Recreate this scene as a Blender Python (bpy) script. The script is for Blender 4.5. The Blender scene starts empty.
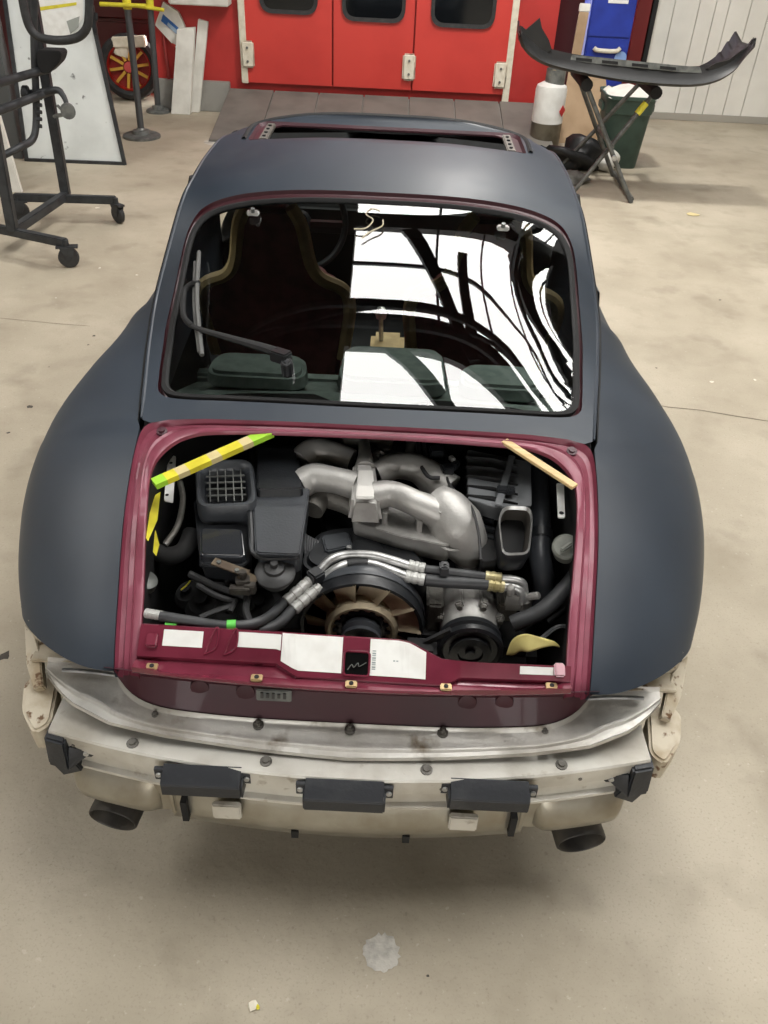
import bpy, bmesh, math, random
from mathutils import Vector, Matrix
from mathutils.geometry import delaunay_2d_cdt
random.seed(7)
sc = bpy.context.scene
COL = sc.collection
R = math.radians

# ---------------------------------------------------------------- camera
FPX, CAMH, PITCH, ROLL = 828.0, 2.0, R(37.5), R(2.8)
FW = Vector((0, math.cos(PITCH), -math.sin(PITCH)))
_rt = Vector((1, 0, 0)); _up = _rt.cross(FW)
RT = math.cos(ROLL) * _rt + math.sin(ROLL) * _up
UP = -math.sin(ROLL) * _rt + math.cos(ROLL) * _up
CAM = Vector((0, 0, CAMH))
cd = bpy.data.cameras.new('camera'); cam = bpy.data.objects.new('camera', cd); COL.objects.link(cam)
cd.sensor_fit = 'VERTICAL'; cd.sensor_height = 36.0; cd.sensor_width = 27.0
cd.lens = FPX / 1024 * 36; cd.clip_start = 0.02; cd.clip_end = 200
cam.matrix_world = Matrix(((RT.x, UP.x, -FW.x, CAM.x), (RT.y, UP.y, -FW.y, CAM.y), (RT.z, UP.z, -FW.z, CAM.z), (0, 0, 0, 1)))
sc.camera = cam

# ---------------------------------------------------------------- daylight (overcast sky seen through the roof glazing) and exposure
wd = bpy.data.worlds.new('overcast_sky'); sc.world = wd; wd.use_nodes = True
bg = wd.node_tree.nodes['Background']
bg.inputs['Color'].default_value = (1.0, 0.985, 0.955, 1); bg.inputs['Strength'].default_value = 8.4
SKYLIGHTS = [(-0.42, 4.6, 0.5, 3.4), (-0.42, 4.6, 3.9, 5.5), (-0.42, 4.6, 5.95, 6.8), (-6.6, -3.9, 0.2, 4.4)]      # x0, x1, y0, y1 of the roof openings
CEIL = 5.5
for (x0, x1, y0, y1) in SKYLIGHTS:
    ld = bpy.data.lights.new('skylight_portal', 'AREA'); ld.shape = 'RECTANGLE'; ld.size = x1 - x0; ld.size_y = y1 - y0
    ld.cycles.is_portal = True
    lo = bpy.data.objects.new('skylight_portal', ld); COL.objects.link(lo); lo.location = ((x0 + x1) / 2, (y0 + y1) / 2, CEIL + .12)
FILL_WINDOW = (-2.4, 2.4, 1.4, 2.8)                              # x0, x1, z0, z1 of an unseen rear-wall window added to light the engine bay
ld = bpy.data.lights.new('fill_window_portal', 'AREA'); ld.shape = 'RECTANGLE'; ld.size = 4.8; ld.size_y = 1.4; ld.cycles.is_portal = True
lo = bpy.data.objects.new('fill_window_portal', ld); COL.objects.link(lo); lo.location = (0, -4.62, 2.1); lo.rotation_euler = (R(90), 0, 0)
sc.view_settings.view_transform = 'Standard'; sc.view_settings.look = 'None'
sc.view_settings.gamma = 1.0; sc.view_settings.use_curve_mapping = False
sc.view_settings.exposure = 0.05
sc.cycles.max_bounces = 10; sc.cycles.diffuse_bounces = 5; sc.cycles.glossy_bounces = 4
sc.cycles.transparent_max_bounces = 12; sc.cycles.transmission_bounces = 6
sc.cycles.use_denoising = True; sc.cycles.caustics_reflective = False; sc.cycles.caustics_refractive = False

# ---------------------------------------------------------------- pixel -> place (direction from the photo, distance from what is touched)
CX, CY = -0.05, 1.05                                      # car origin on the floor
def ray(px, py): return FW + RT * ((px - 384) / FPX) + UP * ((512 - py) / FPX)
def wz(px, py, z=0.0):
    d = ray(px, py); return CAM + d * ((z - CAMH) / d.z)
def wy(px, py, y):
    d = ray(px, py); return CAM + d * (y / d.y)
def cz(px, py, z):
    p = wz(px, py, z); return Vector((p.x - CX, p.y - CY, p.z))
def cy(px, py, y):
    p = wy(px, py, y + CY); return Vector((p.x - CX, p.y - CY, p.z))

# ---------------------------------------------------------------- materials
def lin(c):
    return tuple(((v / 255) / 12.92 if v / 255 <= .04045 else ((v / 255 + .055) / 1.055) ** 2.4) for v in c)
MATS = {}
def mat(name, rgb, rough=.5, metal=0., rgb2=None, scale=6., detail=4., lo=.4, hi=.65, bump=0., bscale=60., coat=0., spec=.5,
        rgb3=None, scale3=30., lo3=.6, hi3=.7, rvar=0., stretch=None, emit=0.):
    if name in MATS: return MATS[name]
    m = bpy.data.materials.new(name); m.use_nodes = True; N = m.node_tree.nodes; Lk = m.node_tree.links
    b = N['Principled BSDF']
    b.inputs['Base Color'].default_value = (*lin(rgb), 1); b.inputs['Roughness'].default_value = rough
    b.inputs['Metallic'].default_value = metal; b.inputs['Specular IOR Level'].default_value = spec
    b.inputs['Coat Weight'].default_value = coat; b.inputs['Coat Roughness'].default_value = .06
    tc = N.new('ShaderNodeTexCoord'); vec = tc.outputs['Object']
    if stretch:
        mp = N.new('ShaderNodeMapping'); mp.inputs['Scale'].default_value = stretch; Lk.new(vec, mp.inputs[0]); vec = mp.outputs[0]
    def noise(s, d):
        n = N.new('ShaderNodeTexNoise'); n.inputs['Scale'].default_value = s; n.inputs['Detail'].default_value = d
        Lk.new(vec, n.inputs['Vector']); return n
    def ramp(n, l, h):
        r = N.new('ShaderNodeMapRange'); r.inputs['From Min'].default_value = l; r.inputs['From Max'].default_value = h
        Lk.new(n.outputs['Fac'], r.inputs['Value']); return r
    if rgb2:
        n1 = noise(scale, detail); r1 = ramp(n1, lo, hi)
        mx = N.new('ShaderNodeMix'); mx.data_type = 'RGBA'; mx.inputs['A'].default_value = (*lin(rgb), 1); mx.inputs['B'].default_value = (*lin(rgb2), 1)
        Lk.new(r1.outputs[0], mx.inputs['Factor']); out = mx.outputs['Result']
        if rgb3:
            n3 = noise(scale3, 6); r3 = ramp(n3, lo3, hi3)
            m3 = N.new('ShaderNodeMix'); m3.data_type = 'RGBA'; m3.inputs['B'].default_value = (*lin(rgb3), 1)
            Lk.new(out, m3.inputs['A']); Lk.new(r3.outputs[0], m3.inputs['Factor']); out = m3.outputs['Result']
        Lk.new(out, b.inputs['Base Color'])
        if rvar:
            rr = N.new('ShaderNodeMapRange'); rr.inputs['To Min'].default_value = rough; rr.inputs['To Max'].default_value = rough + rvar
            Lk.new(r1.outputs[0], rr.inputs['Value']); Lk.new(rr.outputs[0], b.inputs['Roughness'])
    if bump:
        nb = noise(bscale, 3); bn = N.new('ShaderNodeBump'); bn.inputs['Strength'].default_value = bump; bn.inputs['Distance'].default_value = .01
        Lk.new(nb.outputs['Fac'], bn.inputs['Height']); Lk.new(bn.outputs[0], b.inputs['Normal'])
    MATS[name] = m; return m
def glass(name, tint, ior=1.5, refl=1.0):
    m = bpy.data.materials.new(name); m.use_nodes = True; N = m.node_tree.nodes; Lk = m.node_tree.links
    N.remove(N['Principled BSDF']); o = N['Material Output']
    t = N.new('ShaderNodeBsdfTransparent'); t.inputs[0].default_value = (*tint, 1)
    g = N.new('ShaderNodeBsdfGlossy'); g.inputs['Roughness'].default_value = .0; g.inputs[0].default_value = (1, 1, 1, 1)
    f = N.new('ShaderNodeFresnel'); f.inputs['IOR'].default_value = ior
    x = N.new('ShaderNodeMixShader'); Lk.new(f.outputs[0], x.inputs[0]); Lk.new(t.outputs[0], x.inputs[1]); Lk.new(g.outputs[0], x.inputs[2])
    Lk.new(x.outputs[0], o.inputs[0]); MATS[name] = m; return m

M_PAINT = mat('sanded_slate_paint', (42, 49, 58), .40, 0, (53, 61, 71), 2.6, 6, .35, .7, rvar=.12, spec=.4, rgb3=(84, 86, 86), scale3=1.9, lo3=.60, hi3=.9)
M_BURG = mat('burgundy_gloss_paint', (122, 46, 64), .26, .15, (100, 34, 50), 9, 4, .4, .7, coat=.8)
M_BURGF = mat('burgundy_frame_sheen', (136, 64, 82), .42, .1, (116, 48, 64), 9, 4, .4, .7, coat=.25)  # sky's pinkish sheen on the frame is put into this base colour
M_BURGD = mat('dark_burgundy_panel', (70, 30, 40), .55, .1, (54, 28, 34), 5, 5, .4, .7, coat=.1)  # darker, rougher burgundy than the cross panel
M_ALU = mat('dirty_aluminium', (206, 203, 196), .42, .4, (160, 154, 144), 7, 8, .45, .7, .12, 90, rgb3=(112, 98, 78), scale3=16, lo3=.6, hi3=.78, rvar=.15)
M_ALUF = mat('brushed_beam_aluminium', (216, 213, 204), .42, .25, (178, 172, 160), 6, 7, .45, .7, .08, 80, rgb3=(140, 126, 104), scale3=22, lo3=.63, hi3=.78)
M_CAST = mat('cast_aluminium', (178, 176, 172), .46, .45, (146, 144, 140), 14, 5, .4, .7, .08, 160)
M_CASTD = mat('dull_cast_aluminium', (120, 117, 111), .55, .5, (90, 87, 80), 12, 5, .4, .7, .25, 140)
M_FAN = mat('tan_cast_fan', (196, 182, 154), .5, .3, (160, 146, 120), 14, 4, .4, .7, .15, 120)
M_STEEL = mat('bright_steel', (200, 200, 198), .36, .7, (160, 160, 158), 30, 3)
M_GOLD = mat('brass_fitting', (196, 186, 146), .4, .6, (164, 152, 108), 30, 3)
M_BLK = mat('black_plastic', (34, 36, 39), .34, 0, (24, 25, 27), 10, 5, .4, .7, .06, 200)
M_BLKS = mat('satin_black_plastic', (64, 67, 71), .36, 0, (48, 50, 54), 5, 5, .4, .7, .05, 160)
M_BLKM = mat('matt_black', (20, 20, 21), .8, 0, (32, 31, 30), 8, 5, .5, .75)
M_RUB = mat('black_rubber', (38, 38, 39), .6, 0, (52, 52, 52), 24, 4, .45, .7)
M_HOSE = mat('grey_black_hose', (62, 63, 65), .5, 0, (46, 47, 48), 20, 4)
M_PAD = mat('bumper_pad_plastic', (40, 42, 46), .46, 0, (72, 73, 74), 9, 6, .5, .75, .08, 120)
M_RUST = mat('rusty_cream_sheet', (196, 186, 166), .6, .1, (168, 152, 126), 14, 6, .45, .65, .1, 60, rgb3=(104, 76, 50), scale3=34, lo3=.6, hi3=.66)
M_MUFF = mat('muffler_steel', (176, 172, 160), .38, .7, (146, 138, 122), 8, 6, .4, .7, .05, 80)
M_WHITE = mat('white_sticker', (232, 232, 228), .5, 0, (222, 221, 216), 20, 3)
M_INK = mat('grey_print', (150, 160, 158), .6)
M_GREEN = mat('green_tape', (96, 200, 80), .5)
M_YEL = mat('yellow_tape', (226, 214, 60), .45, 0, (200, 186, 50), 12, 3)
M_LIME = mat('lime_paint', (164, 214, 60), .5)
M_PALE = mat('pale_wood', (216, 190, 140), .55, 0, (196, 166, 112), 6, 4, stretch=(1, 12, 12))
M_BEIGE = mat('beige_patch', (206, 190, 140), .6)
M_GREY = mat('grey_metal_cap', (120, 122, 118), .45, .3, (92, 94, 92), 20, 3)
M_FELT = mat('dark_green_felt', (128, 140, 133), .95, 0, (112, 124, 118), 30, 4)
M_SEAT = mat('dark_maroon_leather', (136, 72, 70), .55, 0, (114, 58, 56), 20, 3)
M_TAN = mat('tan_leather', (206, 180, 130), .6, 0, (184, 158, 112), 14, 4)
M_TRIM = mat('dark_interior_trim', (30, 31, 32), .8, 0, (22, 22, 23), 10, 3)
M_GLASS = glass('tinted_rear_glass', (.88, .92, .90), 1.95)
M_GLASS2 = glass('side_glass', (.86, .9, .88), 1.5)

# ---------------------------------------------------------------- mesh helpers: all return (verts, faces)
def cat(*ms):
    V, Fc = [], []
    for v, f in ms:
        o = len(V); V += [tuple(p) for p in v]; Fc += [tuple(i + o for i in q) for q in f]
    return V, Fc
def xf(m, M): return [tuple(M @ Vector(p)) for p in m[0]], m[1]
def box(c, s, rz=0, rx=0, ry=0):
    x, y, z = s[0] / 2, s[1] / 2, s[2] / 2
    V = [(-x, -y, -z), (x, -y, -z), (x, y, -z), (-x, y, -z), (-x, -y, z), (x, -y, z), (x, y, z), (-x, y, z)]
    Fc = [(3, 2, 1, 0), (4, 5, 6, 7), (0, 1, 5, 4), (1, 2, 6, 5), (2, 3, 7, 6), (3, 0, 4, 7)]
    M = Matrix.Translation(c) @ Matrix.Rotation(rz, 4, 'Z') @ Matrix.Rotation(ry, 4, 'Y') @ Matrix.Rotation(rx, 4, 'X')
    return xf((V, Fc), M)
def hexa(p):                                              # 8 corners: bottom 4 ccw, top 4 ccw
    return [tuple(q) for q in p], [(3, 2, 1, 0), (4, 5, 6, 7), (0, 1, 5, 4), (1, 2, 6, 5), (2, 3, 7, 6), (3, 0, 4, 7)]
def bar(a, b, w, h, upv=(0, 0, 1)):
    a, b = Vector(a), Vector(b); d = (b - a).normalized(); u = Vector(upv)
    if abs(d.dot(u)) > .98: u = Vector((0, 1, 0))
    s = d.cross(u).normalized(); t = s.cross(d)
    c = [a - s * w / 2 - t * h / 2, a + s * w / 2 - t * h / 2, b + s * w / 2 - t * h / 2, b - s * w / 2 - t * h / 2,
         a - s * w / 2 + t * h / 2, a + s * w / 2 + t * h / 2, b + s * w / 2 + t * h / 2, b - s * w / 2 + t * h / 2]
    return hexa(c)
def catmull(P, n=6, closed=False):
    P = [Vector(p) for p in P]; out = []
    k = len(P)
    for i in range(k if closed else k - 1):
        p0 = P[(i - 1) % k] if closed or i > 0 else P[0] * 2 - P[1]
        p1, p2 = P[i], P[(i + 1) % k]
        p3 = P[(i + 2) % k] if closed or i + 2 < k else P[-1] * 2 - P[-2]
        for j in range(n):
            t = j / n
            out.append(.5 * ((2 * p1) + (p2 - p0) * t + (2 * p0 - 5 * p1 + 4 * p2 - p3) * t * t + (3 * p1 - p0 - 3 * p2 + p3) * t ** 3))
    if not closed: out.append(P[-1].copy())
    return out
def tube(P, r, n=10, sub=5, closed=False, smooth=True, ry=None, caps=True):
    if not isinstance(r, (list, tuple)): r = [r] * len(P)
    Q = catmull(P, sub, closed) if smooth and len(P) > 2 else [Vector(p) for p in P]
    m = len(Q)
    def rad(i):
        if not (smooth and len(P) > 2): return r[i]
        t = i / sub; a = int(t); f = t - a
        return r[a % len(r)] * (1 - f) + r[(a + 1) % len(r) if closed else min(a + 1, len(r) - 1)] * f
    V, Fc = [], []
    up = None
    for i in range(m):
        d = (Q[(i + 1) % m] - Q[i - 1]) if closed else (Q[min(i + 1, m - 1)] - Q[max(i - 1, 0)])
        d.normalize()
        if up is None:
            up = Vector((0, 0, 1)) if abs(d.z) < .9 else Vector((0, 1, 0))
        s = d.cross(up)
        if s.length < 1e-5: s = d.orthogonal()
        s.normalize(); up = s.cross(d)
        for j in range(n):
            a = 2 * math.pi * j / n; rr = rad(i)
            V.append(tuple(Q[i] + s * math.cos(a) * rr + up * math.sin(a) * (rr if ry is None else rr * ry)))
    for i in range(m if closed else m - 1):
        for j in range(n):
            a, b = i * n + j, i * n + (j + 1) % n; c = ((i + 1) % m) * n
            Fc.append((a, b, c + (j + 1) % n, c + j))
    if not closed and caps:
        Fc.append(tuple(range(n - 1, -1, -1))); Fc.append(tuple((m - 1) * n + j for j in range(n)))
    return V, Fc
def lathe(prof, o, axis=(0, 0, 1), n=24, caps=True, ell=1.0):     # prof: (radius, height) along the axis
    ax = Vector(axis).normalized(); s = ax.orthogonal().normalized()
    if abs(ax.z) < .9: s = ax.cross(Vector((0, 0, 1))).normalized()
    t = ax.cross(s); o = Vector(o); V, Fc = [], []
    for r, h in prof:
        for j in range(n):
            a = 2 * math.pi * j / n; V.append(tuple(o + ax * h + s * math.cos(a) * r + t * math.sin(a) * r * ell))
    for i in range(len(prof) - 1):
        for j in range(n):
            a, b = i * n + j, i * n + (j + 1) % n; Fc.append((a, b, b + n, a + n))
    if caps:
        Fc.append(tuple(range(n - 1, -1, -1))); k = (len(prof) - 1) * n; Fc.append(tuple(k + j for j in range(n)))
    return V, Fc
def grid(rows, closed=False):                             # rows of equal length -> quads
    n = len(rows[0]); V = [tuple(p) for r in rows for p in r]; Fc = []
    for i in range(len(rows) - 1):
        for j in range(n if closed else n - 1):
            a, b = i * n + j, i * n + (j + 1) % n; Fc.append((a, b, b + n, a + n))
    return V, Fc
def prism(top, off, taper=1.0):                           # a polygon and its copy moved by off
    top = [Vector(p) for p in top]; c = sum(top, Vector()) / len(top); off = Vector(off); n = len(top)
    bot = [c + (p - c) * taper + off for p in top]
    V = [tuple(p) for p in top + bot]
    return V, [tuple(range(n)), tuple(range(2 * n - 1, n - 1, -1))] + [(i, i + n, (i + 1) % n + n, (i + 1) % n) for i in range(n)]
def rounded(pts, r, n=4):                                 # round the corners of a planar polygon
    P = [Vector(p) for p in pts]; out = []; k = len(P)
    for i in range(k):
        a, b, c = P[i - 1], P[i], P[(i + 1) % k]
        u, v = (a - b), (c - b); rr = min(r, u.length * .45, v.length * .45); p, q = b + u.normalized() * rr, b + v.normalized() * rr
        for j in range(n + 1):
            t = j / n; out.append(p * (1 - t) ** 2 + b * 2 * t * (1 - t) + q * t * t)
    return out
def obj(name, m, material, parent=None, smooth=True, bevel=0., seg=2, ang=40, label=None, kind=None, fix=True):
    me = bpy.data.meshes.new(name); me.from_pydata([tuple(v) for v in m[0]], [], [tuple(f) for f in m[1]])
    bm = bmesh.new(); bm.from_mesh(me)
    if fix: bmesh.ops.recalc_face_normals(bm, faces=bm.faces)
    if bevel:
        es = [e for e in bm.edges if len(e.link_faces) == 2 and e.calc_face_angle(0) > R(25)]
        bmesh.ops.bevel(bm, geom=es, offset=bevel, segments=seg, affect='EDGES', clamp_overlap=True)
    bm.to_mesh(me); bm.free()
    if smooth:
        me.polygons.foreach_set('use_smooth', [True] * len(me.polygons)); me.set_sharp_from_angle(angle=R(ang))
    me.materials.append(material)
    o = bpy.data.objects.new(name, me); COL.objects.link(o); o.parent = parent
    if label: o['label'] = label
    if kind: o['kind'] = kind
    return o
def tag(o, label, cat_, group=None):
    o['label'] = label; o['category'] = cat_
    if group: o['group'] = group
    return o
def thing(name, label, cat_, loc=(0, 0, 0), group=None):
    o = bpy.data.objects.new(name, None); COL.objects.link(o); o.location = loc; o.empty_display_size = .1
    return tag(o, label, cat_, group)
def struct(name, m, material, parent=None, **k):
    k.setdefault('smooth', False); o = obj(name, m, material, parent, **k)
    if parent is None: o['kind'] = 'structure'
    return o
def rel(m, o): return [(p[0] - o[0], p[1] - o[1], p[2] - o[2]) for p in m[0]], m[1]
def spl(pts):
    X = [p[0] for p in pts]; Y = [p[1] for p in pts]; n = len(X)
    d = [(Y[i + 1] - Y[i]) / (X[i + 1] - X[i]) for i in range(n - 1)]
    mm = [d[0]] + [(d[i] + d[i - 1]) / 2 for i in range(1, n - 1)] + [d[-1]]
    def f(x):
        x = min(max(x, X[0]), X[-1]); i = 0
        while i < n - 2 and x > X[i + 1]: i += 1
        h = X[i + 1] - X[i]; t = (x - X[i]) / h
        return (2 * t ** 3 - 3 * t ** 2 + 1) * Y[i] + (t ** 3 - 2 * t ** 2 + t) * h * mm[i] + (-2 * t ** 3 + 3 * t ** 2) * Y[i + 1] + (t ** 3 - t ** 2) * h * mm[i + 1]
    return f
def lerp(pts):
    def f(x):
        if x <= pts[0][0]: return pts[0][1]
        for a, b in zip(pts, pts[1:]):
            if x <= b[0]: return a[1] + (b[1] - a[1]) * (x - a[0]) / (b[0] - a[0])
        return pts[-1][1]
    return f
def inside(p, poly):
    c = False; n = len(poly)
    for i in range(n):
        a, b = poly[i], poly[i - 1]
        if (a[1] > p[1]) != (b[1] > p[1]) and p[0] < (b[0] - a[0]) * (p[1] - a[1]) / (b[1] - a[1]) + a[0]: c = not c
    return c
def sheet(outer, holes, zf, step):                        # a height-field sheet with real openings
    V = []; E = []
    for lp in [outer] + holes:
        o = len(V); V += [Vector((p[0], p[1])) for p in lp]; E += [(o + i, o + (i + 1) % len(lp)) for i in range(len(lp))]
    nb = len(V); B = V[:]
    xs = [p[0] for p in outer]; ys = [p[1] for p in outer]
    x = min(xs)
    while x < max(xs):
        y = min(ys)
        while y < max(ys):
            if inside((x, y), outer) and not any(inside((x, y), h) for h in holes) and min((b.x - x) ** 2 + (b.y - y) ** 2 for b in B) > (step * .6) ** 2:
                V.append(Vector((x, y)))
            y += step
        x += step
    v, e, f, *_ = delaunay_2d_cdt(V, E, [], 0, 1e-6)
    Fc = []
    for t in f:
        c = sum((v[i] for i in t), Vector((0, 0))) / len(t)
        if inside(c, outer) and not any(inside(c, h) for h in holes): Fc.append(tuple(t))
    return [(p.x, p.y, zf(p.x, p.y)) for p in v], Fc

# ================================================================ THE HALL
M_FLOOR = mat('worn_concrete', (184, 174, 155), .62, 0, (158, 148, 129), 1.3, 9, .36, .66, .12, 40, rgb3=(134, 124, 107), scale3=2.9, lo3=.6, hi3=.82, rvar=.12)
def floor_speckle(m):
    N = m.node_tree.nodes; Lk = m.node_tree.links; b = N['Principled BSDF']
    src = b.inputs['Base Color'].links[0].from_socket
    tc = N.new('ShaderNodeTexCoord')
    for (s, l, h, c) in ((85, .62, .74, (118, 108, 93)), (52, .66, .72, (206, 198, 182)), (150, .56, .72, (136, 126, 109)), (5, .52, .75, (132, 121, 103))):
        n = N.new('ShaderNodeTexNoise'); n.inputs['Scale'].default_value = s; n.inputs['Detail'].default_value = 5
        Lk.new(tc.outputs['Object'], n.inputs['Vector'])
        r = N.new('ShaderNodeMapRange'); r.inputs['From Min'].default_value = l; r.inputs['From Max'].default_value = h; r.inputs['To Max'].default_value = .38; Lk.new(n.outputs['Fac'], r.inputs['Value'])
        x = N.new('ShaderNodeMix'); x.data_type = 'RGBA'; x.inputs['B'].default_value = (*lin(c), 1)
        Lk.new(src, x.inputs['A']); Lk.new(r.outputs[0], x.inputs['Factor']); src = x.outputs['Result']
    Lk.new(src, b.inputs['Base Color'])
floor_speckle(M_FLOOR)
M_REDW = mat('red_wall_paint', (184, 50, 46), .5, 0, (168, 44, 40), 3, 4, .4, .7)
M_REDD = mat('red_door_paint', (204, 62, 54), .42, 0, (192, 54, 48), 2, 4, .4, .7)
M_PLIN = mat('grey_plinth_concrete', (150, 148, 142), .7, 0, (126, 124, 118), 5, 6, .4, .7)
M_RAMP = mat('ramp_boards', (116, 112, 105), .7, 0, (98, 94, 88), 4, 6, .4, .7)
M_PLANK = mat('white_wall_board', (226, 224, 216), .55, 0, (214, 212, 204), 3, 5, .4, .7)
M_WALL = mat('plaster_wall', (196, 192, 184), .8, 0, (184, 180, 172), 2, 4)
M_DARKR = mat('dark_roof_boards', (40, 38, 36), .8, 0, (30, 28, 27), 3, 4)
M_TRUSS = mat('dark_truss_steel', (34, 36, 38), .6, .3)
M_CREAM = mat('cream_paint', (224, 218, 200), .5, 0, (210, 202, 182), 20, 4)
M_DARKGL = mat('dark_door_glass', (14, 17, 20), .08)
M_JOINT = mat('joint_dirt', (104, 94, 80), .9)
X0, X1, Y0, Y1 = -7.0, 7.0, -4.5, 9.32
floor = struct('floor', ([(X0, Y0, 0), (X1, Y0, 0), (X1, 11, 0), (X0, 11, 0)], [(0, 1, 2, 3)]), M_FLOOR)
def crack(px, w):
    P = [wz(a, b, .0012) for a, b in px]; L_, R_ = [], []
    for i, p in enumerate(P):
        d = (P[min(i + 1, len(P) - 1)] - P[max(i - 1, 0)]).normalized(); s = Vector((-d.y, d.x, 0)) * w * random.uniform(.4, 1)
        L_.append(p + s); R_.append(p - s)
    return grid([L_, R_])
struct('expansion_joint', crack([(602, 396), (640, 402), (668, 407), (700, 410), (735, 416), (768, 421), (830, 431)], .004), M_JOINT, floor)
struct('hairline_crack', crack([(0, 318), (30, 321), (62, 324), (90, 326)], .003), M_JOINT, floor)
def blot(px, py, r, n=22, z=.0025, jit=.22):
    c = wz(px, py, 0); pts = []
    for k in range(n):
        a = 2 * math.pi * k / n; q = r * (1 + random.uniform(-jit, jit)); pts.append((c.x + math.cos(a) * q, c.y + math.sin(a) * q, z))
    V = [tuple(p) for p in pts] + [(c.x, c.y, z * 1.5)]
    return V, [(k, (k + 1) % n, n) for k in range(n)]
M_PATCH = mat('mortar_patch', (196, 192, 182), .85, 0, (150, 146, 138), 20, 6, .45, .7, .3, 60)
struct('mortar_patch', blot(381, 953, .043, 40, .003, .12), M_PATCH, floor, smooth=True)
struct('repair_patch', blot(222, 142, .16, 12, .002, .1), M_PATCH, floor)
M_OIL = mat('dark_stain', (70, 64, 56), .6)
for px, py, r in ((30, 407, .013), (8, 433, .008), (5, 656, .02), (372, 963, .006), (428, 976, .004), (94, 336, .008), (88, 345, .006), (49, 367, .005), (656, 368, .006), (720, 300, .01)):
    struct('floor_stain', blot(px, py, r, 9, .001, .4), M_OIL, floor)
M_CHIP = mat('pale_chip', (214, 208, 192), .8)
for px, py, r in ((85, 197, .05), (95, 196, .03), (97, 208, .015), (48, 240, .01), (655, 410, .012), (712, 382, .01), (755, 380, .008), (100, 268, .008), (137, 275, .008), (56, 298, .006)):
    struct('paint_chip', blot(px, py, r, 9, .001, .4), M_CHIP, floor)

XA = wy(154, 50, Y1).x                                   # where the red wall turns back into the alcove
struct('wall_alcove', box(((X0 + XA) / 2, 10.3, 2.75), (XA - X0, .2, 5.5)), mat('alcove_shaded_red', (74, 22, 22), .7))  # red wall continued; the alcove's dimness is put into this darker red
# red wall with plinth and the folding doors
def P9(px, py, y=Y1): return wy(px, py, y)
zb = P9(375, 93).z                                        # foot of the doors, on the ramp
struct('wall_front', box(((XA + 1.45) / 2, Y1 + .1, 2.75), (1.45 - XA, .2, 5.5)), M_REDW)
struct('trim_1', box(((XA - 1.78) / 2, Y1 - .03, .14), (-1.78 - XA, .08, .28)), M_PLIN, bevel=.006)
dl, dr = P9(246, 83).x, P9(503, 104).x
door = thing('door_1', 'red folding workshop doors with three dark windows behind the car', 'door'); del door['category']; door['kind'] = 'structure'
bx = [dl, P9(333, 90).x, P9(411, 97).x, dr]
wins = [((260, -22), (318, 14)), ((342, -16), (405, 22)), ((430, -10), (494, 28))]
for i in range(3):
    a, b = bx[i] + .008, bx[i + 1] - .008
    pl = obj('door_leaf', box(((a + b) / 2, Y1 - .03, (zb + 2.9) / 2 + .05), (b - a, .05, 2.9 - zb)), M_REDD, door, bevel=.004)
    (u0, v0), (u1, v1) = wins[i]
    p0, p1 = P9(u0, v1, Y1 - .06), P9(u1, v1, Y1 - .06); zbt = (p0.z + p1.z) / 2; ztp = zbt + .62
    yy = Y1 - .062
    o = rounded([(p0.x, yy, zbt), (p1.x, yy, zbt), (p1.x, yy, ztp), (p0.x, yy, ztp)], .13, 6)
    q = .035
    n_ = rounded([(p0.x + q, yy, zbt + q), (p1.x - q, yy, zbt + q), (p1.x - q, yy, ztp - q), (p0.x + q, yy, ztp - q)], .1, 6)
    f2 = [Vector((p.x, yy - .018, p.z)) for p in o]; f3 = [Vector((p.x, yy - .014, p.z)) for p in n_]; f4 = [Vector((p.x, yy, p.z)) for p in n_]
    obj('window_seal', grid([o, f2, f3, f4], closed=True), M_RUB, pl)
    obj('window_pane', ([tuple(p + Vector((0, -.004, 0))) for p in n_], [tuple(range(len(n_)))]), M_DARKGL, pl, smooth=False)
for k, (px, w) in enumerate(((244.5, 5.5), (505.5, 6))):   # white uprights beside the doors
    p = P9(px + (1 if k == 0 else -1), 83 if k == 0 else 104, Y1 - .05); q = .065
    struct('trim_%d' % (k + 2), box((p.x, Y1 - .045, (p.z + 3) / 2), (q, .05, 3 - p.z)), M_CREAM, bevel=.006)
for px, py in ((248, 54), (409, 67), (500, 75)):
    p = P9(px, py, Y1 - .07)
    h = obj('hinge', box((p.x, Y1 - .085, p.z), (.13, .035, .24)), M_CREAM, door, bevel=.02, seg=3)
    for dz in (-.06, .06): obj('hinge_screw', lathe([(.012, 0), (.012, .008)], (p.x, Y1 - .105, p.z + dz), (0, -1, 0), 8), M_GREY, h)
# ramp of boards up to the doors
rx0, rx1 = -1.78, 1.42
rb = struct('ramp', hexa([(rx0, 8.05, .0), (rx1, 8.05, .0), (rx1, Y1 - .06, .0), (rx0, Y1 - .06, .0), (rx0, 8.05, .002), (rx1, 8.05, .002), (rx1, Y1 - .06, zb - .03), (rx0, Y1 - .06, zb - .03)]), M_PLIN)
npl = 7
for i in range(npl):
    a = rx0 + (rx1 - rx0) * i / npl + .006; b = rx0 + (rx1 - rx0) * (i + 1) / npl - .006; d = random.uniform(0, .004)
    obj('ramp_board', hexa([(a, 8.06, .004), (b, 8.06, .004), (b, Y1 - .07, zb - .028), (a, Y1 - .07, zb - .028), (a, 8.06, .018 + d), (b, 8.06, .018 + d), (b, Y1 - .07, zb - .01 + d), (a, Y1 - .07, zb - .01 + d)]), M_RAMP, rb, bevel=.003)
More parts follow.
